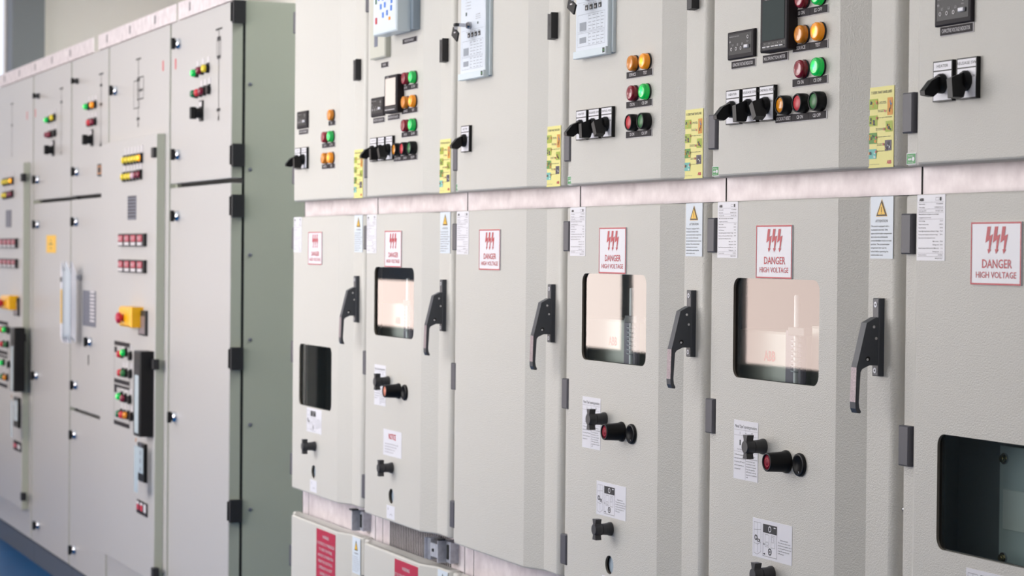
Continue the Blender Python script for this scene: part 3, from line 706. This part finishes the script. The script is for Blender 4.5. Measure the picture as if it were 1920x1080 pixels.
def uF(t, d):
    indicator(t, .169, 1.810); plate(t, .173, 1.778, .084, ['CAPACITIVE VOLTAGE INDICATOR'])
    switch(t, .146, 1.703, 0, 'HEATER'); switch(t, .209, 1.703, -.12, 'RELEASE SW')
def tk(t, x, z): link('latch_knob', cached('tknob', tknob_mesh), t, (x, 0, z))
def mushroom(t, m='capd'):
    o = link('mushroom_button', cached('mush', mush_mesh), t, (.330, 0, 1.090))
    def cap():
        b = MB(); b.lathe([(.0128, -.030), (.0127, -.0375), (.0001, -.038)], (0, 0, 0), m, caps=False); b.disc(0, -.0382, 0, .0075, 'red', 20, .0062) if m == 'capd' else None; return b
    link('button_cap', cached('mcap'+m, cap), o)
    link('button_cover', cached('cover', disc_mesh), t, (.3765, 0, 1.089))
def breaker(t):
    """switching device seen through the window"""
    b = MB(); b.box(.05, .275, .050, .40, 1.10, 1.305, 'brk', .004); b.box(.275, .50, .075, .40, 1.10, 1.318, 'brk', .004); b.box(.04, .56, .042, .39, .95, 1.20, 'brkd', .003)
    ABB(b, .158, .199, 1.2535, .0165, .0492, 'red')
    b.box(.130, .205, .0395, .0420, 1.178, 1.190, 'ink'); b.box(.135, .205, .0395, .0420, 1.164, 1.169, 'inkg')
    b.box(.255, .315, .038, .044, 1.0, 1.31, 'violet')
    for i in range(6): b.box(.335, .40, .0395, .042, 1.10+.016*i, 1.103+.016*i, 'ink')
    o = b.build('circuit_breaker', t)
    r = MB(); r.lathe([(.0042, -.17), (.0042, .085), (.003, .087)], (.305, .030, 1.285), 'white', 14, 'z'); r.box(.290, .345, .022, .038, 1.303, 1.317, 'hinge', .001)
    n = 7; pts = []
    for i in range(n*16+1):
        a = 2*math.pi*i/16; pts.append((.305+.009*math.cos(a), .030+.009*math.sin(a), 1.30-.06*i/(n*16)))
    for i in range(len(pts)-1):
        p, q = pts[i], pts[i+1]; g = .0011
        r.faces([(p[0], p[1], p[2]-g), (q[0], q[1], q[2]-g), (q[0], q[1], q[2]+g), (p[0], p[1], p[2]+g)], [(0, 1, 2, 3)], 'zincd')
        r.faces([(p[0]*1, p[1]-g, p[2]), (q[0], q[1]-g, q[2]), (q[0], q[1]+g, q[2]), (p[0], p[1]+g, p[2])], [(0, 1, 2, 3)], 'zincd')
    r.build('spring_rod', o)
def lowDE(t, d):
    link('procedure_label', cached('manual', manual_mesh), d, (.186, 0, 1.096)); link('diagram_label', cached('diagram', diagram_mesh), d, (.283, 0, .949))
    tk(t, .250, 1.109); tk(t, .283, .893); mushroom(t); breaker(t); link('small_label', cached('small', small_label_mesh), d, (.275, 0, .779))
def lowB(t, d):
    link('procedure_label', cached('manual', manual_mesh), d, (.186, 0, 1.096))
    b = MB(); w, h = .137, .066; b.box(-w/2, w/2, -.0006, -.0001, -h/2, h/2, 'white'); b.text('ABB unit', -.03, .03, .012, .012, -.001, 'red') if 0 else None
    b.text('NOTICE', -.027, .027, .010, .014, -.001, 'capr', bold=.02)
    for i in range(4): b.text('instruction for the truck', -.055, .045-.012*i, -.004-.007*i, .003, -.001, 'inkg')
    b.build('notice_label', d, (.284, 0, .954))
    tk(t, .250, 1.109); tk(t, .283, .893); mushroom(t, 'capp'); breaker(t); link('small_label', cached('small', small_label_mesh), d, (.275, 0, .779))
def lowA(t, d):
    link('diagram_label', cached('diagram', diagram_mesh), d, (.279, 0, .963)); tk(t, .289, .893); link('small_label', cached('small', small_label_mesh), d, (.277, 0, .780))
    inner_plate(t)
def inner_plate(t):
    b = MB(); b.box(.02, .63, .115, .118, .95, 1.25, 'inner'); b.box(.16, .56, .094, .097, .968, 1.156, 'iplate', .001); b.box(.171, .33, .0925, .094, 1.031, 1.091, 'iplate2', .0006); b.build('inner_cover', t)
    for z in (1.137, .987):
        c = MB(); c.lathe([(.0085, 0), (.0085, -.003)], (0, 0, 0), 'steel', 20); c.lathe([(.0058, -.003), (.0058, -.007), (.0045, -.008)], (0, 0, 0), 'brass', 6); c.build('cover_bolt', t, (.174, .094, z))
M['iplate'] = mat('inner_plate', (178, 194, 198), .4); M['iplate2'] = mat('inner_plate_light', (205, 216, 216), .45)
def lowC(t, d): pass
def lowF(t, d):
    inner_plate(t); link('diagram_label', cached('diagram', diagram_mesh), d, (.283, 0, .949)); tk(t, .283, .893)
cabA = cabinet(0, 'far end switchgear cabinet with a lone amber lamp and low dark window', 'lo', uA, lowA)
cabB = cabinet(1, 'switchgear cabinet with a pale keypad relay and slotted grille below its door', 'hi', uB, lowB)
cabC = cabinet(2, 'windowless switchgear cabinet with a single rotary switch under a printed relay', '', uC, lowC)
cabD = cabinet(3, 'switchgear cabinet with printed relay and a dark column mirrored in its window', 'hi', uD, lowDE)
cabE = cabinet(4, 'switchgear cabinet with large clear window, red lettering inside, and dark meter beside lamps', 'hi', uE, lowDE)
cabF = cabinet(5, 'nearest switchgear cabinet with two rotary switches, low dark window, at the right edge', 'lo', uF, lowF)
# draw-out latch brackets between lower and cable doors
for cab, nm in ((cabA, 0), (cabB, 1)):
    b = MB(); x = .555
    if nm: 
        b.box(x-.067, x-.063, .012, FR, .690, .742, 'zincd'); b.prism([(x-.063, FR-.03), (x-.045, FR-.042), (x-.040, FR-.036), (x-.040, FR-.01), (x-.063, FR-.01)], 'z', .690, .742, 'zincd')
        b.box(x-.045, x+.02, .018, .024, .700, .732, 'zincd'); b.lathe([(.004, 0), (.004, -.003)], (x-.02, .018, .716), 'dark', 12)
    b.box(x+.018, x+.022, .014, FR, .690, .745, 'zincd'); b.box(x+.022, x+.052, FR-.02, FR-.016, .692, .742, 'zincd'); b.box(x+.030, x+.042, FR-.022, FR-.02, .70, .735, 'dark'); b.box(x+.008, x+.03, .010, .03, .745, .749, 'ink')
    b.box(x+.052, x+.056, FR-.022, FR, .692, .742, 'zincd')
    b.build('latch_bracket', cab)
key_thing(2*P+.185, -.025, 1.9575, 'black tagged key in the relay lock of the windowless cabinet')
key_thing(3*P+.185, -.025, 1.9575, 'black tagged key in the relay lock above the three lamp pairs')

# ------------------------------------------------------------------ left-hand control cabinet row
ZT = 2.228
def px(x, y, Y=0.):
    p = at(x, y, Y); return p.x, p.z
class LC:
    def __init__(s, x0, x1, label):
        s.x0, s.x1 = x0, x1
        s.t = thing('control_cabinet', label, 'electrical cabinet', (x0, 0, 0), 'control cabinets of the far row')
        b = MB(); w = x1-x0
        b.box(.0015, w-.0015, .045, .95, .10, ZT, 'side'); b.box(.0015, w-.0015, .012, .95, 0, .092, 'plinth'); b.box(.002, w-.002, .040, .045, .1, ZT-.01, 'dark'); 
        if s.x1 < -1: b.box(w-.0225, w-.0015, .026, .045, .1, ZT-.004, 'edge' if s.x1 != -3.119 else 'dark')
        s.body = b.build('body', s.t)
    def L(s, x): return x-s.x0
def ldoor(c, name, z0, z1, xa=None, xb=None, dz=0):
    xa = c.x0 if xa is None else xa; xb = c.x1 if xb is None else xb
    b = MB(); g = .004; xb = xb if c.x1 > -1 else xb-.020; b.box(xa-c.x0+g, xb-c.x0-g, .0, .036, z0+.004, z1-.004, 'paint2', .002)
    for i, m in enumerate(b.f): pass
    o = b.build(name, c.t)
    e = MB(); e.box(xb-c.x0-g, xb-c.x0-g+.001, .003, .036, z0+.006, z1-.006, 'edge'); e.build('door_edge', o)
    return o
def lknob(c, x, y, small=False):
    X, z = px(x+2+.022*x, y, -.010); r = .012 if small else .019; X = min(max(X, c.x0+.024), c.x1-.05)
    o = MB(); o.lathe([(r, 0), (r, -.006), (r*.85, -.013), (r*.6, -.016)], (0, 0, 0), 'blackm' if small else 'chrome', 24); k = o.build('turn_knob', c.t, (X-c.x0, 0, z))
    q = MB(); q.lathe([(r*.6, -.014), (r*.62, -.020)], (0, 0, 0), 'black', 20); q.prism([(-r*.35, -r), (r*.35, -r), (r*.45, 0), (r*.35, r), (-r*.35, r), (-r*.45, 0)], 'y', -.030, -.018, 'black'); q.build('knob_wing', k)
def llamp(c, x, y, m, lab=True, r=.0125):
    X, z = px(x, y, -.015); x_ = X-c.x0
    o = MB(); o.lathe([(r*1.15, 0), (r*1.15, -.012)], (0, 0, 0), 'black', 18); k = o.build('indicator_lamp', c.t, (x_, 0, z))
    if m:
        q = MB(); q.lathe([(r, -.012), (r, -.020), (r*.7, -.025), (.0001, -.026)], (0, 0, 0), m, 18, caps=False); q.build('lens', k)
    if lab:
        q = MB(); q.box(-.011, .011, -.002, 0, .019, .040, 'lwht'); q.box(-.011, .011, -.006, 0, .015, .019, 'ink'); q.build('legend_plate', k)
def lswitch(c, x, y):
    X, z = px(x, y, -.02); b = MB(); b.box(-.020, .020, -.006, 0, -.026, .042, 'black'); b.rect(-.017, .017, .022, .038, -.0064, 'lwht')
    b.lathe([(.018, -.006), (.016, -.022)], (0, 0, 0), 'black', 20); b.box(-.008, .008, -.042, -.022, -.020, .020, 'black', .003); b.build('rotary_switch', c.t, (X-c.x0, 0, z))
def lhinge(c, x, y, Y=0., h=.036, w=.030, par=None):
    X, z = px(x, y, Y); b = MB(); b.box(-w/2, w/2, -.012, .01, -h/2, h/2, 'blackm', .002); b.build('hinge', par or c.t, (X-c.x0, Y, z))
def lbox(c, name, x0, y0, x1, y1, d, m, Y=0., face=None, bev=.002):
    """device given by its outline on the door: left/right edge and the heights at its middle"""
    xm = (x0+x1)/2; a, b_ = px(x0, (y0+y1)/2, Y-d)[0], px(x1, (y0+y1)/2, Y-d)[0]; z1, z0 = px(xm, y0, Y-d)[1], px(xm, y1, Y-d)[1]
    cx, cz = (a+b_)/2-c.x0, (z0+z1)/2; w, h = (b_-a)/2, (z1-z0)/2
    b = MB(); b.box(-w, w, -d, 0, -h, h, m, min(bev, d*.5)); o = b
    return o, w, h, (cx, Y, cz)

ctA = LC(-1.405, -.610, 'plain control cabinet beside the gap, three lamps over four buttons on its upper door')
ctB = LC(-2.394, -1.405, 'control cabinet second from the gap, raised panel with yellow lamps and emergency stop')
ctC = LC(-3.119, -2.394, 'narrow control cabinet with lit green and orange lamps and a grey placard')
ctD = LC(-3.979, -3.119, 'control cabinet with a yellow tag on its tall lower door')
ctE = LC(-4.951, -3.979, 'farthest control cabinet at the left picture edge, with a raised lamp panel')

# --- nearest cabinet
du = ldoor(ctA, 'upper_door', 1.662, ZT); dl = ldoor(ctA, 'lower_door', .10, 1.655)
for x, y in ((327, 82), (326, 290), (325, 405), (320, 782)): lknob(ctA, x-4, y)
for y in (23, 291, 386, 673, 960):
    X, z = px(445, y, .02); b = MB(); b.box(-.004, .012, -.012, .030, -.036, .036, 'blackm', .002); b.box(-.006, .0, -.016, -.012, -.030, .030, 'black'); b.build('hinge', du if z > 1.66 else dl, (ctA.x1-ctA.x0, .012, z))
for x, y, m in ((363, 137, 'glens_on'), (373, 132, 'rl'), (383, 128.5, 'yl')): llamp(ctA, x, y, m)
for x, y, m in ((362, 176, 'glens'), (370, 173.5, 'capr'), (377, 171, 'rl'), (385, 168.5, None)): llamp(ctA, x, y, m, x != 362)
lswitch(ctA, 368, 212)
def sld(c, x, y0, y1, marks, par, box=None):
    """single line diagram printed on a door"""
    b = MB(); X, z1 = px(x, y0); _, z0 = px(x, y1); X -= c.x0; y = -.0006
    b.rect(X-.0028, X+.0028, z0, z1, y, 'ink')
    b.rect(X-.040, X+.040, z1, z1+.006, y-.0002, 'ink')
    for k in marks:
        z = z1+(z0-z1)*k; b.rect(X-.022, X+.022, z-.005, z+.005, y-.0002, 'ink')
    if box:
        za, zb = z1+(z0-z1)*box[0], z1+(z0-z1)*box[1]; b.frame(X-.075 if box[2] else X-.026, X+.02 if box[2] else X+.026, zb, za, y-.0003, .003, 'ink')
        if box[2]: b.frame(X-.02, X+.085, zb+.03, za+.01, y-.0004, .004, 'ink'); b.frame(X+.01, X+.07, zb+.06, za-.035, y-.0005, .004, 'ink')
    b.line(X, z0+.02, X-.012, z0, y, .003, 'ink'); b.line(X, z0+.02, X+.012, z0, y, .003, 'ink')
    b.build('line_diagram', par)
sld(ctA, 411, 56, 226, (.09, .3, .88), du, (.11, .29, 0))
for c, x, y in ((ctA, 329.5, 120), (ctB, 306, 123.5), (ctE, 51, 217), (ctD, 66.5, 212)):
    X, z = px(x, y); b = MB(); b.box(-.007, .007, -.001, 0, -.018, .018, 'capr'); b.build('red_tag', c.t, (X-c.x0, 0, z))
for y in (158, 318, 478, 637, 796, 955):
    d_ = W_ + R_*((469-960)/F_PX) - U_*((y-540)/F_PX); p = CAM + d_*((ctA.x1-CAM.x)/d_.x)
    b = MB(); b.lathe([(.006, 0), (.006, .002), (.003, .003)], (0, 0, 0), 'tag', 12, 'x'); b.build('panel_screw', ctA.t, (ctA.x1-ctA.x0, p.y, p.z))
# --- cabinets with a raised swing panel
def swing(c, full):
    w = c.x1-c.x0
    ldoor(c, 'fixed_front', .10, ZT)
    k = (lambda x, y: (x, y)) if full else None
    X1 = w-.095 if full else w-.075; zt = px(291, 253)[1] if full else px(42, 304)[1]
    xr = px(291, 600, -.032)[0]-c.x0 if full else px(42, 600, -.032)[0]-c.x0
    zt = px(291, 251, -.032)[1] if full else px(42, 305, -.032)[1]
    z0 = px(291, 1096, -.032)[1] if full else px(42, 957, -.032)[1]
    b = MB(); b.box(.012, xr, -.032, -.001, z0, zt, 'paint2', .002); b.box(xr, xr+.0012, -.030, -.001, z0, zt, 'edge'); b.build('swing_panel', c.t)
    return xr, -.032
def lamp_block(c, pts, mats, Y):
    for (x, y), m in zip(pts, mats):
        X, z = px(x, y, Y-.015); o = MB(); o.box(-.0145, .0145, -.010, 0, -.018, .018, 'black'); o.box(-.011, .011, -.003, 0, .020, .046, 'lwht'); q = o.build('indicator_lamp', c.t, (X-c.x0, Y, z))
        r = MB(); r.lathe([(.0122, -.008), (.0122, -.014), (.009, -.018), (.0001, -.019)], (0, 0, 0), m, 18, caps=False); r.build('lens', q)
def annun(c, x0, y0, x1, y1, n, Y):
    o, w, h, loc = lbox(c, '', x0, y0, x1, y1, .012, 'black', Y); p = w*2/n
    q = o.build('annunciator_row', c.t, loc)
    for i in range(n):
        b = MB(); a = -w+p*i+p*.12; b_ = -w+p*(i+1)-p*.22; b.box(a, b_, -.0145, -.012, -h+.018, h-.006, 'redl'); b.box(a, b_, -.0145, -.012, -h+.004, -h+.015, 'lwht'); b.text('RST', a+.004, b_-.004, 0, .012, -.015, 'lwht'); b.build('window_tile', q)
xr, YS = swing(ctB, True)
lamp_block(ctB, [(229, 301), (235, 300), (241.2, 299), (247, 298), (253, 297), (259, 296)], ['yl']*5+['yl_on'], YS)
lamp_block(ctB, [(227.5, 332), (234, 331), (240, 330.3), (245.8, 329.5), (251.5, 328), (257.5, 327)], ['yl', 'yl', 'yl', 'wl', 'rl', 'rl'], YS)
o, w, h, loc = lbox(ctB, '', 239, 367, 254, 412, .003, 'tag', YS)
for i in range(7): o.rect(-w+.004, w-.004, -h+.01+i*h*.27, -h+.014+i*h*.27, -.0034, 'lblk')
o.build('grey_placard', ctB.t, loc)
annun(ctB, 221, 438, 269, 462, 4, YS); annun(ctB, 221, 487, 269, 511, 4, YS)
def emergency(c, x0, y0, x1, y1, Y):
    o, w, h, loc = lbox(c, '', x0, y0, x1, y1, .05, 'emer', Y, bev=.008); q = o.build('emergency_stop', c.t, loc)
    b = MB(); b.lathe([(.012, -.05), (.012, -.058), (.020, -.060), (.020, -.072), (.012, -.076)], (-w*.15, 0, -.004), 'redl', 22); b.build('stop_button', q)
emergency(ctB, 222, 575, 243, 613, YS)
b = MB(); X, z = px(262, 595, YS); b.box(-.055, .030, -.022, 0, -.034, .038, 'clear'); b.build('clear_cover', ctB.t, (X-ctB.x0, YS, z))
o, w, h, loc = lbox(ctB, '', 259, 582, 272, 629, .010, 'blackm', YS); o.rect(-w+.004, w-.006, -h+.006, h-.02, -.0104, 'handle_l'); o.build('meter_unit', ctB.t, loc)
def mimic(c, x0, y0, x1, y1, Y, pts):
    xm = (x0+x1)/2; a, b2 = px(x0, (y0+y1)/2, Y)[0]-c.x0, px(x1, (y0+y1)/2, Y)[0]-c.x0; z1, z0 = px(xm, y0, Y)[1], px(xm, y1, Y)[1]
    b = MB(); b.box(a, b2, Y-.0015, Y, z0, z1, 'paint2'); y = Y-.002
    b.frame(a, b2, z0, z1, y, .003, 'ink'); 
    for k in (.0, .46, .97): 
        zz = z1-(z1-z0)*k; b.rect(a, b2, zz-.016, zz, y-.0003, 'lblk')
    zz = z1-(z1-z0)*.53; b.rect(a, b2, zz-.01, zz, y-.0003, 'lblk')
    for k in (.07, .56): b.rect(a+.004, a+.045, z1-(z1-z0)*(k+.07), z1-(z1-z0)*k, y-.0004, 'lblk')
    b.build('mimic_panel', c.t)
    for x, yy, m in pts: llamp(c, x, yy, m, True, .0135)
    for o_ in c.t.children[-len(pts):]: pass
def place_front(c, n0, Y):
    for o_ in list(c.t.children)[n0:]:
        if o_.name.startswith('indicator_lamp') or o_.name.startswith('rotary'): o_.location.y = Y
n0 = len(ctB.t.children)
mimic(ctB, 215, 641, 244, 796, YS, [(224, 664, 'capr'), (231, 661, 'glens_on'), (239, 668, None), (225, 699, 'capr'), (231, 700, 'capg'), (239, 702, None), (223, 743, 'glens_on'), (230, 747, 'rl'), (238, 750, None), (222, 776, 'glens'), (228, 778, 'capr'), (235, 779, 'amber'), (241, 782, None)])
for o_ in ctB.t.children:
    if o_.location.y == 0 and o_.name.startswith('indicator_lamp'):
        s_ = (CAM.y-YS)/(CAM.y-0); o_.location.x = (ctB.x0+o_.location.x-CAM.x)*s_+CAM.x-ctB.x0; o_.location.z = (o_.location.z-CAM.z)*s_+CAM.z; o_.location.y = YS
def tall(c, x0, y0, x1, y1, Y, d=.05):
    o, w, h, loc = lbox(c, '', x0, y0, x1, y1, d, 'black', Y, bev=.004); y = -d-.0005
    o.rect(-w+.012, w-.010, -h+.13, h-.05, y, 'blackm'); o.rect(-w+.022, w-.016, h-.29, h-.085, y-.0004, 'lcd'); o.rect(-w+.022, w-.016, h-.50, h-.335, y-.0004, 'lcd'); o.disc(0, y-.0006, h-.315, .008, 'amber', 12)
    o.build('protection_relay', c.t, loc)
tall(ctB, 250, 658, 262, 818, YS)
o, w, h, loc = lbox(ctB, '', 257, 831, 270, 903, .012, 'black', YS); o.rect(-w+.012, w-.012, -h+.03, h-.015, -.0125, 'lcd')
for i in range(4): o.disc(0, -.0128, -h+.045+i*h*.42, .009, 'tag', 12)
o.build('small_display', ctB.t, loc)
for i in range(3):
    o, w, h, loc = lbox(ctB, '', 255.5+6.5*i, 937+3.5*i, 261+6.5*i, 962+3.5*i, .006, 'lblk', YS); o.rect(-w+.004, w-.004, -.01, .01, -.0064, ('redl', 'capr', 'lwht')[i]); o.rect(-w+.004, w-.004, h-.014, h-.004, -.0064, 'lwht'); o.build('terminal_block', ctB.t, loc)
for y in (286, 683, 1074): lhinge(ctB, 291, y, YS, .036, .034)
for y in (445, 741): 
    X, z = px(202.5, y); b = MB(); b.box(-.005, .010, -.012, 0, -.026, .026, 'black', .002); b.build('edge_latch', ctB.t, (X-ctB.x0, 0, z))
for x, y in ((209, 170), (205, 367), (201, 966)): lknob(ctB, x-1.5, y)
sld(ctB, 260, 112, 238, (.3, .88), ctB.t, (.3, .72, 1))
# --- C
du = ldoor(ctC, 'upper_door', 1.652, ZT); dl = ldoor(ctC, 'middle_door', .768, 1.645); ldoor(ctC, 'bottom_door', .10, .761)
for x, y in ((139, 322), (138, 416), (137, 722), (135, 815), (134, 1031), (163, 641)): lknob(ctC, x-2, y)
lknob(ctC, 137, 152, True); lknob(ctD, 66, 180, True)
b = MB(); X, z = px(166, 675); b.box(-.005, .005, -.002, 0, -.02, .02, 'black'); b.build('keyhole', dl, (X-ctC.x0, 0, z))
for x, y, m in ((161, 200, 'glens_on'), (167, 198.5, None), (173, 196.6, 'amber_on')): llamp(ctC, x, y, m)
for x, y, m in ((161, 231, None), (166.5, 230, 'capr'), (173, 228.5, 'rl')): llamp(ctC, x, y, m)
lswitch(ctC, 164, 262); sld(ctC, 190, 140, 272, (.15, .42, 1.0), du)
o, w, h, loc = lbox(ctC, '', 182, 307, 191, 330, .014, 'black'); o.rect(-w+.006, w-.008, -h+.008, h-.008, -.0145, 'amber'); o.rect(-w+.014, w-.02, -.012, .012, -.0148, 'ink'); o.build('changeover_unit', ctC.t, loc)
o, w, h, loc = lbox(ctC, '', 155, 545, 179, 612, .002, 'tag')
for i in range(9): o.rect(w*.15, w*.85, -h+.02+i*h*.2, -h+.028+i*h*.2, -.0024, 'lwht')
o.build('grey_placard', dl, loc)
# --- D
du = ldoor(ctD, 'upper_door', 1.650, ZT); dl = ldoor(ctD, 'lower_door', .10, 1.643)
for x, y in ((66, 337), (66, 421), (64, 704), (67, 985)): lknob(ctD, x-1, y)
for x, y, m in ((87, 225, 'glens_on'), (92, 223, None), (97, 220.5, 'yl')): llamp(ctD, x, y, m)
for x, y, m in ((87, 253, 'rl'), (92, 252, 'rl'), (98, 250, None)): llamp(ctD, x, y, m)
lswitch(ctD, 92, 281); sld(ctD, 115.5, 167, 290, (.2,), du)
o, w, h, loc = lbox(ctD, '', 87, 441, 104, 474, .002, 'wyel'); o.rect(-w*.4, w*.4, -.002, .002, -.0024, 'ink'); o.rect(-w*.2, w*.2, -h*.5, -h*.42, -.0024, 'ink'); o.disc(0, -.0024, h*.35, .006, 'ink', 12); o.build('yellow_tag', dl, loc)
# --- E
xr, YS = swing(ctE, False)
lamp_block(ctE, [(3, 342), (8, 341), (13, 340), (18.5, 339)], ['yl', 'yl', 'yl', 'yl_on'], YS)
lamp_block(ctE, [(3, 367), (8, 366), (14, 365), (18.5, 363.5)], ['yl', 'yl', 'rl', 'rl'], YS)
o, w, h, loc = lbox(ctE, '', 10.5, 394, 20, 426, .003, 'tag', YS); o.build('grey_placard', ctE.t, loc)
annun(ctE, -2, 447, 29, 465, 4, YS); annun(ctE, -2, 485, 29, 502, 4, YS)
emergency(ctE, 0, 554, 14, 580, YS)
o, w, h, loc = lbox(ctE, '', 25, 558, 33, 592, .010, 'blackm', YS); o.rect(-w+.004, w-.006, -h+.006, h-.02, -.0104, 'handle_l'); o.build('meter_unit', ctE.t, loc)
mimic(ctE, -6, 602, 15, 722, YS, [(2, 618, 'capr'), (8, 618, 'glens_on'), (12, 620, None), (3, 645, 'capr'), (10, 646, 'capg'), (3, 680, 'glens_on'), (12, 684, None), (3, 706, 'glens'), (9, 708, 'amber')])
for o_ in ctE.t.children:
    if o_.location.y == 0 and o_.name.startswith('indicator_lamp'):
        s_ = (CAM.y-YS)/(CAM.y-0); o_.location.x = (ctE.x0+o_.location.x-CAM.x)*s_+CAM.x-ctE.x0; o_.location.z = (o_.location.z-CAM.z)*s_+CAM.z; o_.location.y = YS
tall(ctE, 19, 614, 26, 734, YS)
o, w, h, loc = lbox(ctE, '', 25, 745, 34, 801, .012, 'black', YS); o.rect(-w+.012, w-.012, -h+.03, h-.015, -.0125, 'lcd'); o.build('small_display', ctE.t, loc)
for i in range(2):
    o, w, h, loc = lbox(ctE, '', 25+7*i, 826+3*i, 31+7*i, 844+3*i, .006, 'lblk', YS); o.rect(-w+.004, w-.004, -.01, .01, -.0064, ('redl', 'lwht')[i]); o.build('terminal_block', ctE.t, loc)
for y in (333, 633, 931): lhinge(ctE, 44, y, YS, .036, .034)
sld(ctE, 23, 196, 293, (.4,), ctE.t)
# galvanised lifting angles on top of the row
for i, (xa, xb) in enumerate(((-4.95, -2.72), (-2.63, -1.36), (-1.33, -.62))):
    b = MB(); b.box(xa, xb, .006, .009, ZT+.002, ZT+.062, 'zinc'); b.box(xa, xb, .009, .055, ZT+.002, ZT+.005, 'zinc')
    for s in range(int((xb-xa)/.4)): b.box(xa+.15+.4*s, xa+.17+.4*s, .0055, .006, ZT+.02, ZT+.05, 'inkg')
    o = b.build('lifting_rail'); o['label'] = ('long galvanised rail on top of the farthest control cabinets', 'galvanised rail right of the notch, on top of the raised panel cabinet', 'short galvanised rail on top of the plain cabinet beside the gap')[i]; o['category'] = 'rail'; o['group'] = 'rails on top of the far row'
# documents in a clear sleeve hanging on the doors
X, z1 = px(113, 488, -.072); _, z0 = px(113, 628, -.072)
t = thing('document_sleeve', 'white papers in a curled plastic sleeve hanging on the far control cabinets', 'documents', (X, -.002, z0))
H = z1-z0
b = MB(); n = 10; pr = [(0, -.068), (.035, -.074), (.075, -.077), (.100, -.070), (.112, -.050), (.110, -.030)]
for i in range(len(pr)-1):
    (a, c), (d, e) = pr[i], pr[i+1]; b.faces([(a, c, 0.0), (d, e, -.03), (d, e, H-.05), (a, c, H)], [(0, 1, 2, 3)], 'paper' if i < 2 else 'sleeve', True)
    b.faces([(a, c+.004, 0.0), (d, e+.004, -.03), (d, e+.004, H-.05), (a, c+.004, H)], [(3, 2, 1, 0)], 'paper', True)
b.build('plastic_sleeve', t)
b = MB(); b.box(.055, .078, -.0785, -.0775, .05, .19, 'wyel'); b.box(.045, .070, -.0785, -.0775, .22, .24, 'ink'); b.build('yellow_strip', t)
b = MB(); b.box(.005, .10, -.062, -.040, -.03, H-.03, 'paper'); b.box(.03, .08, -.040, 0, H-.08, H-.06, 'zincd'); b.build('paper_stack', t)
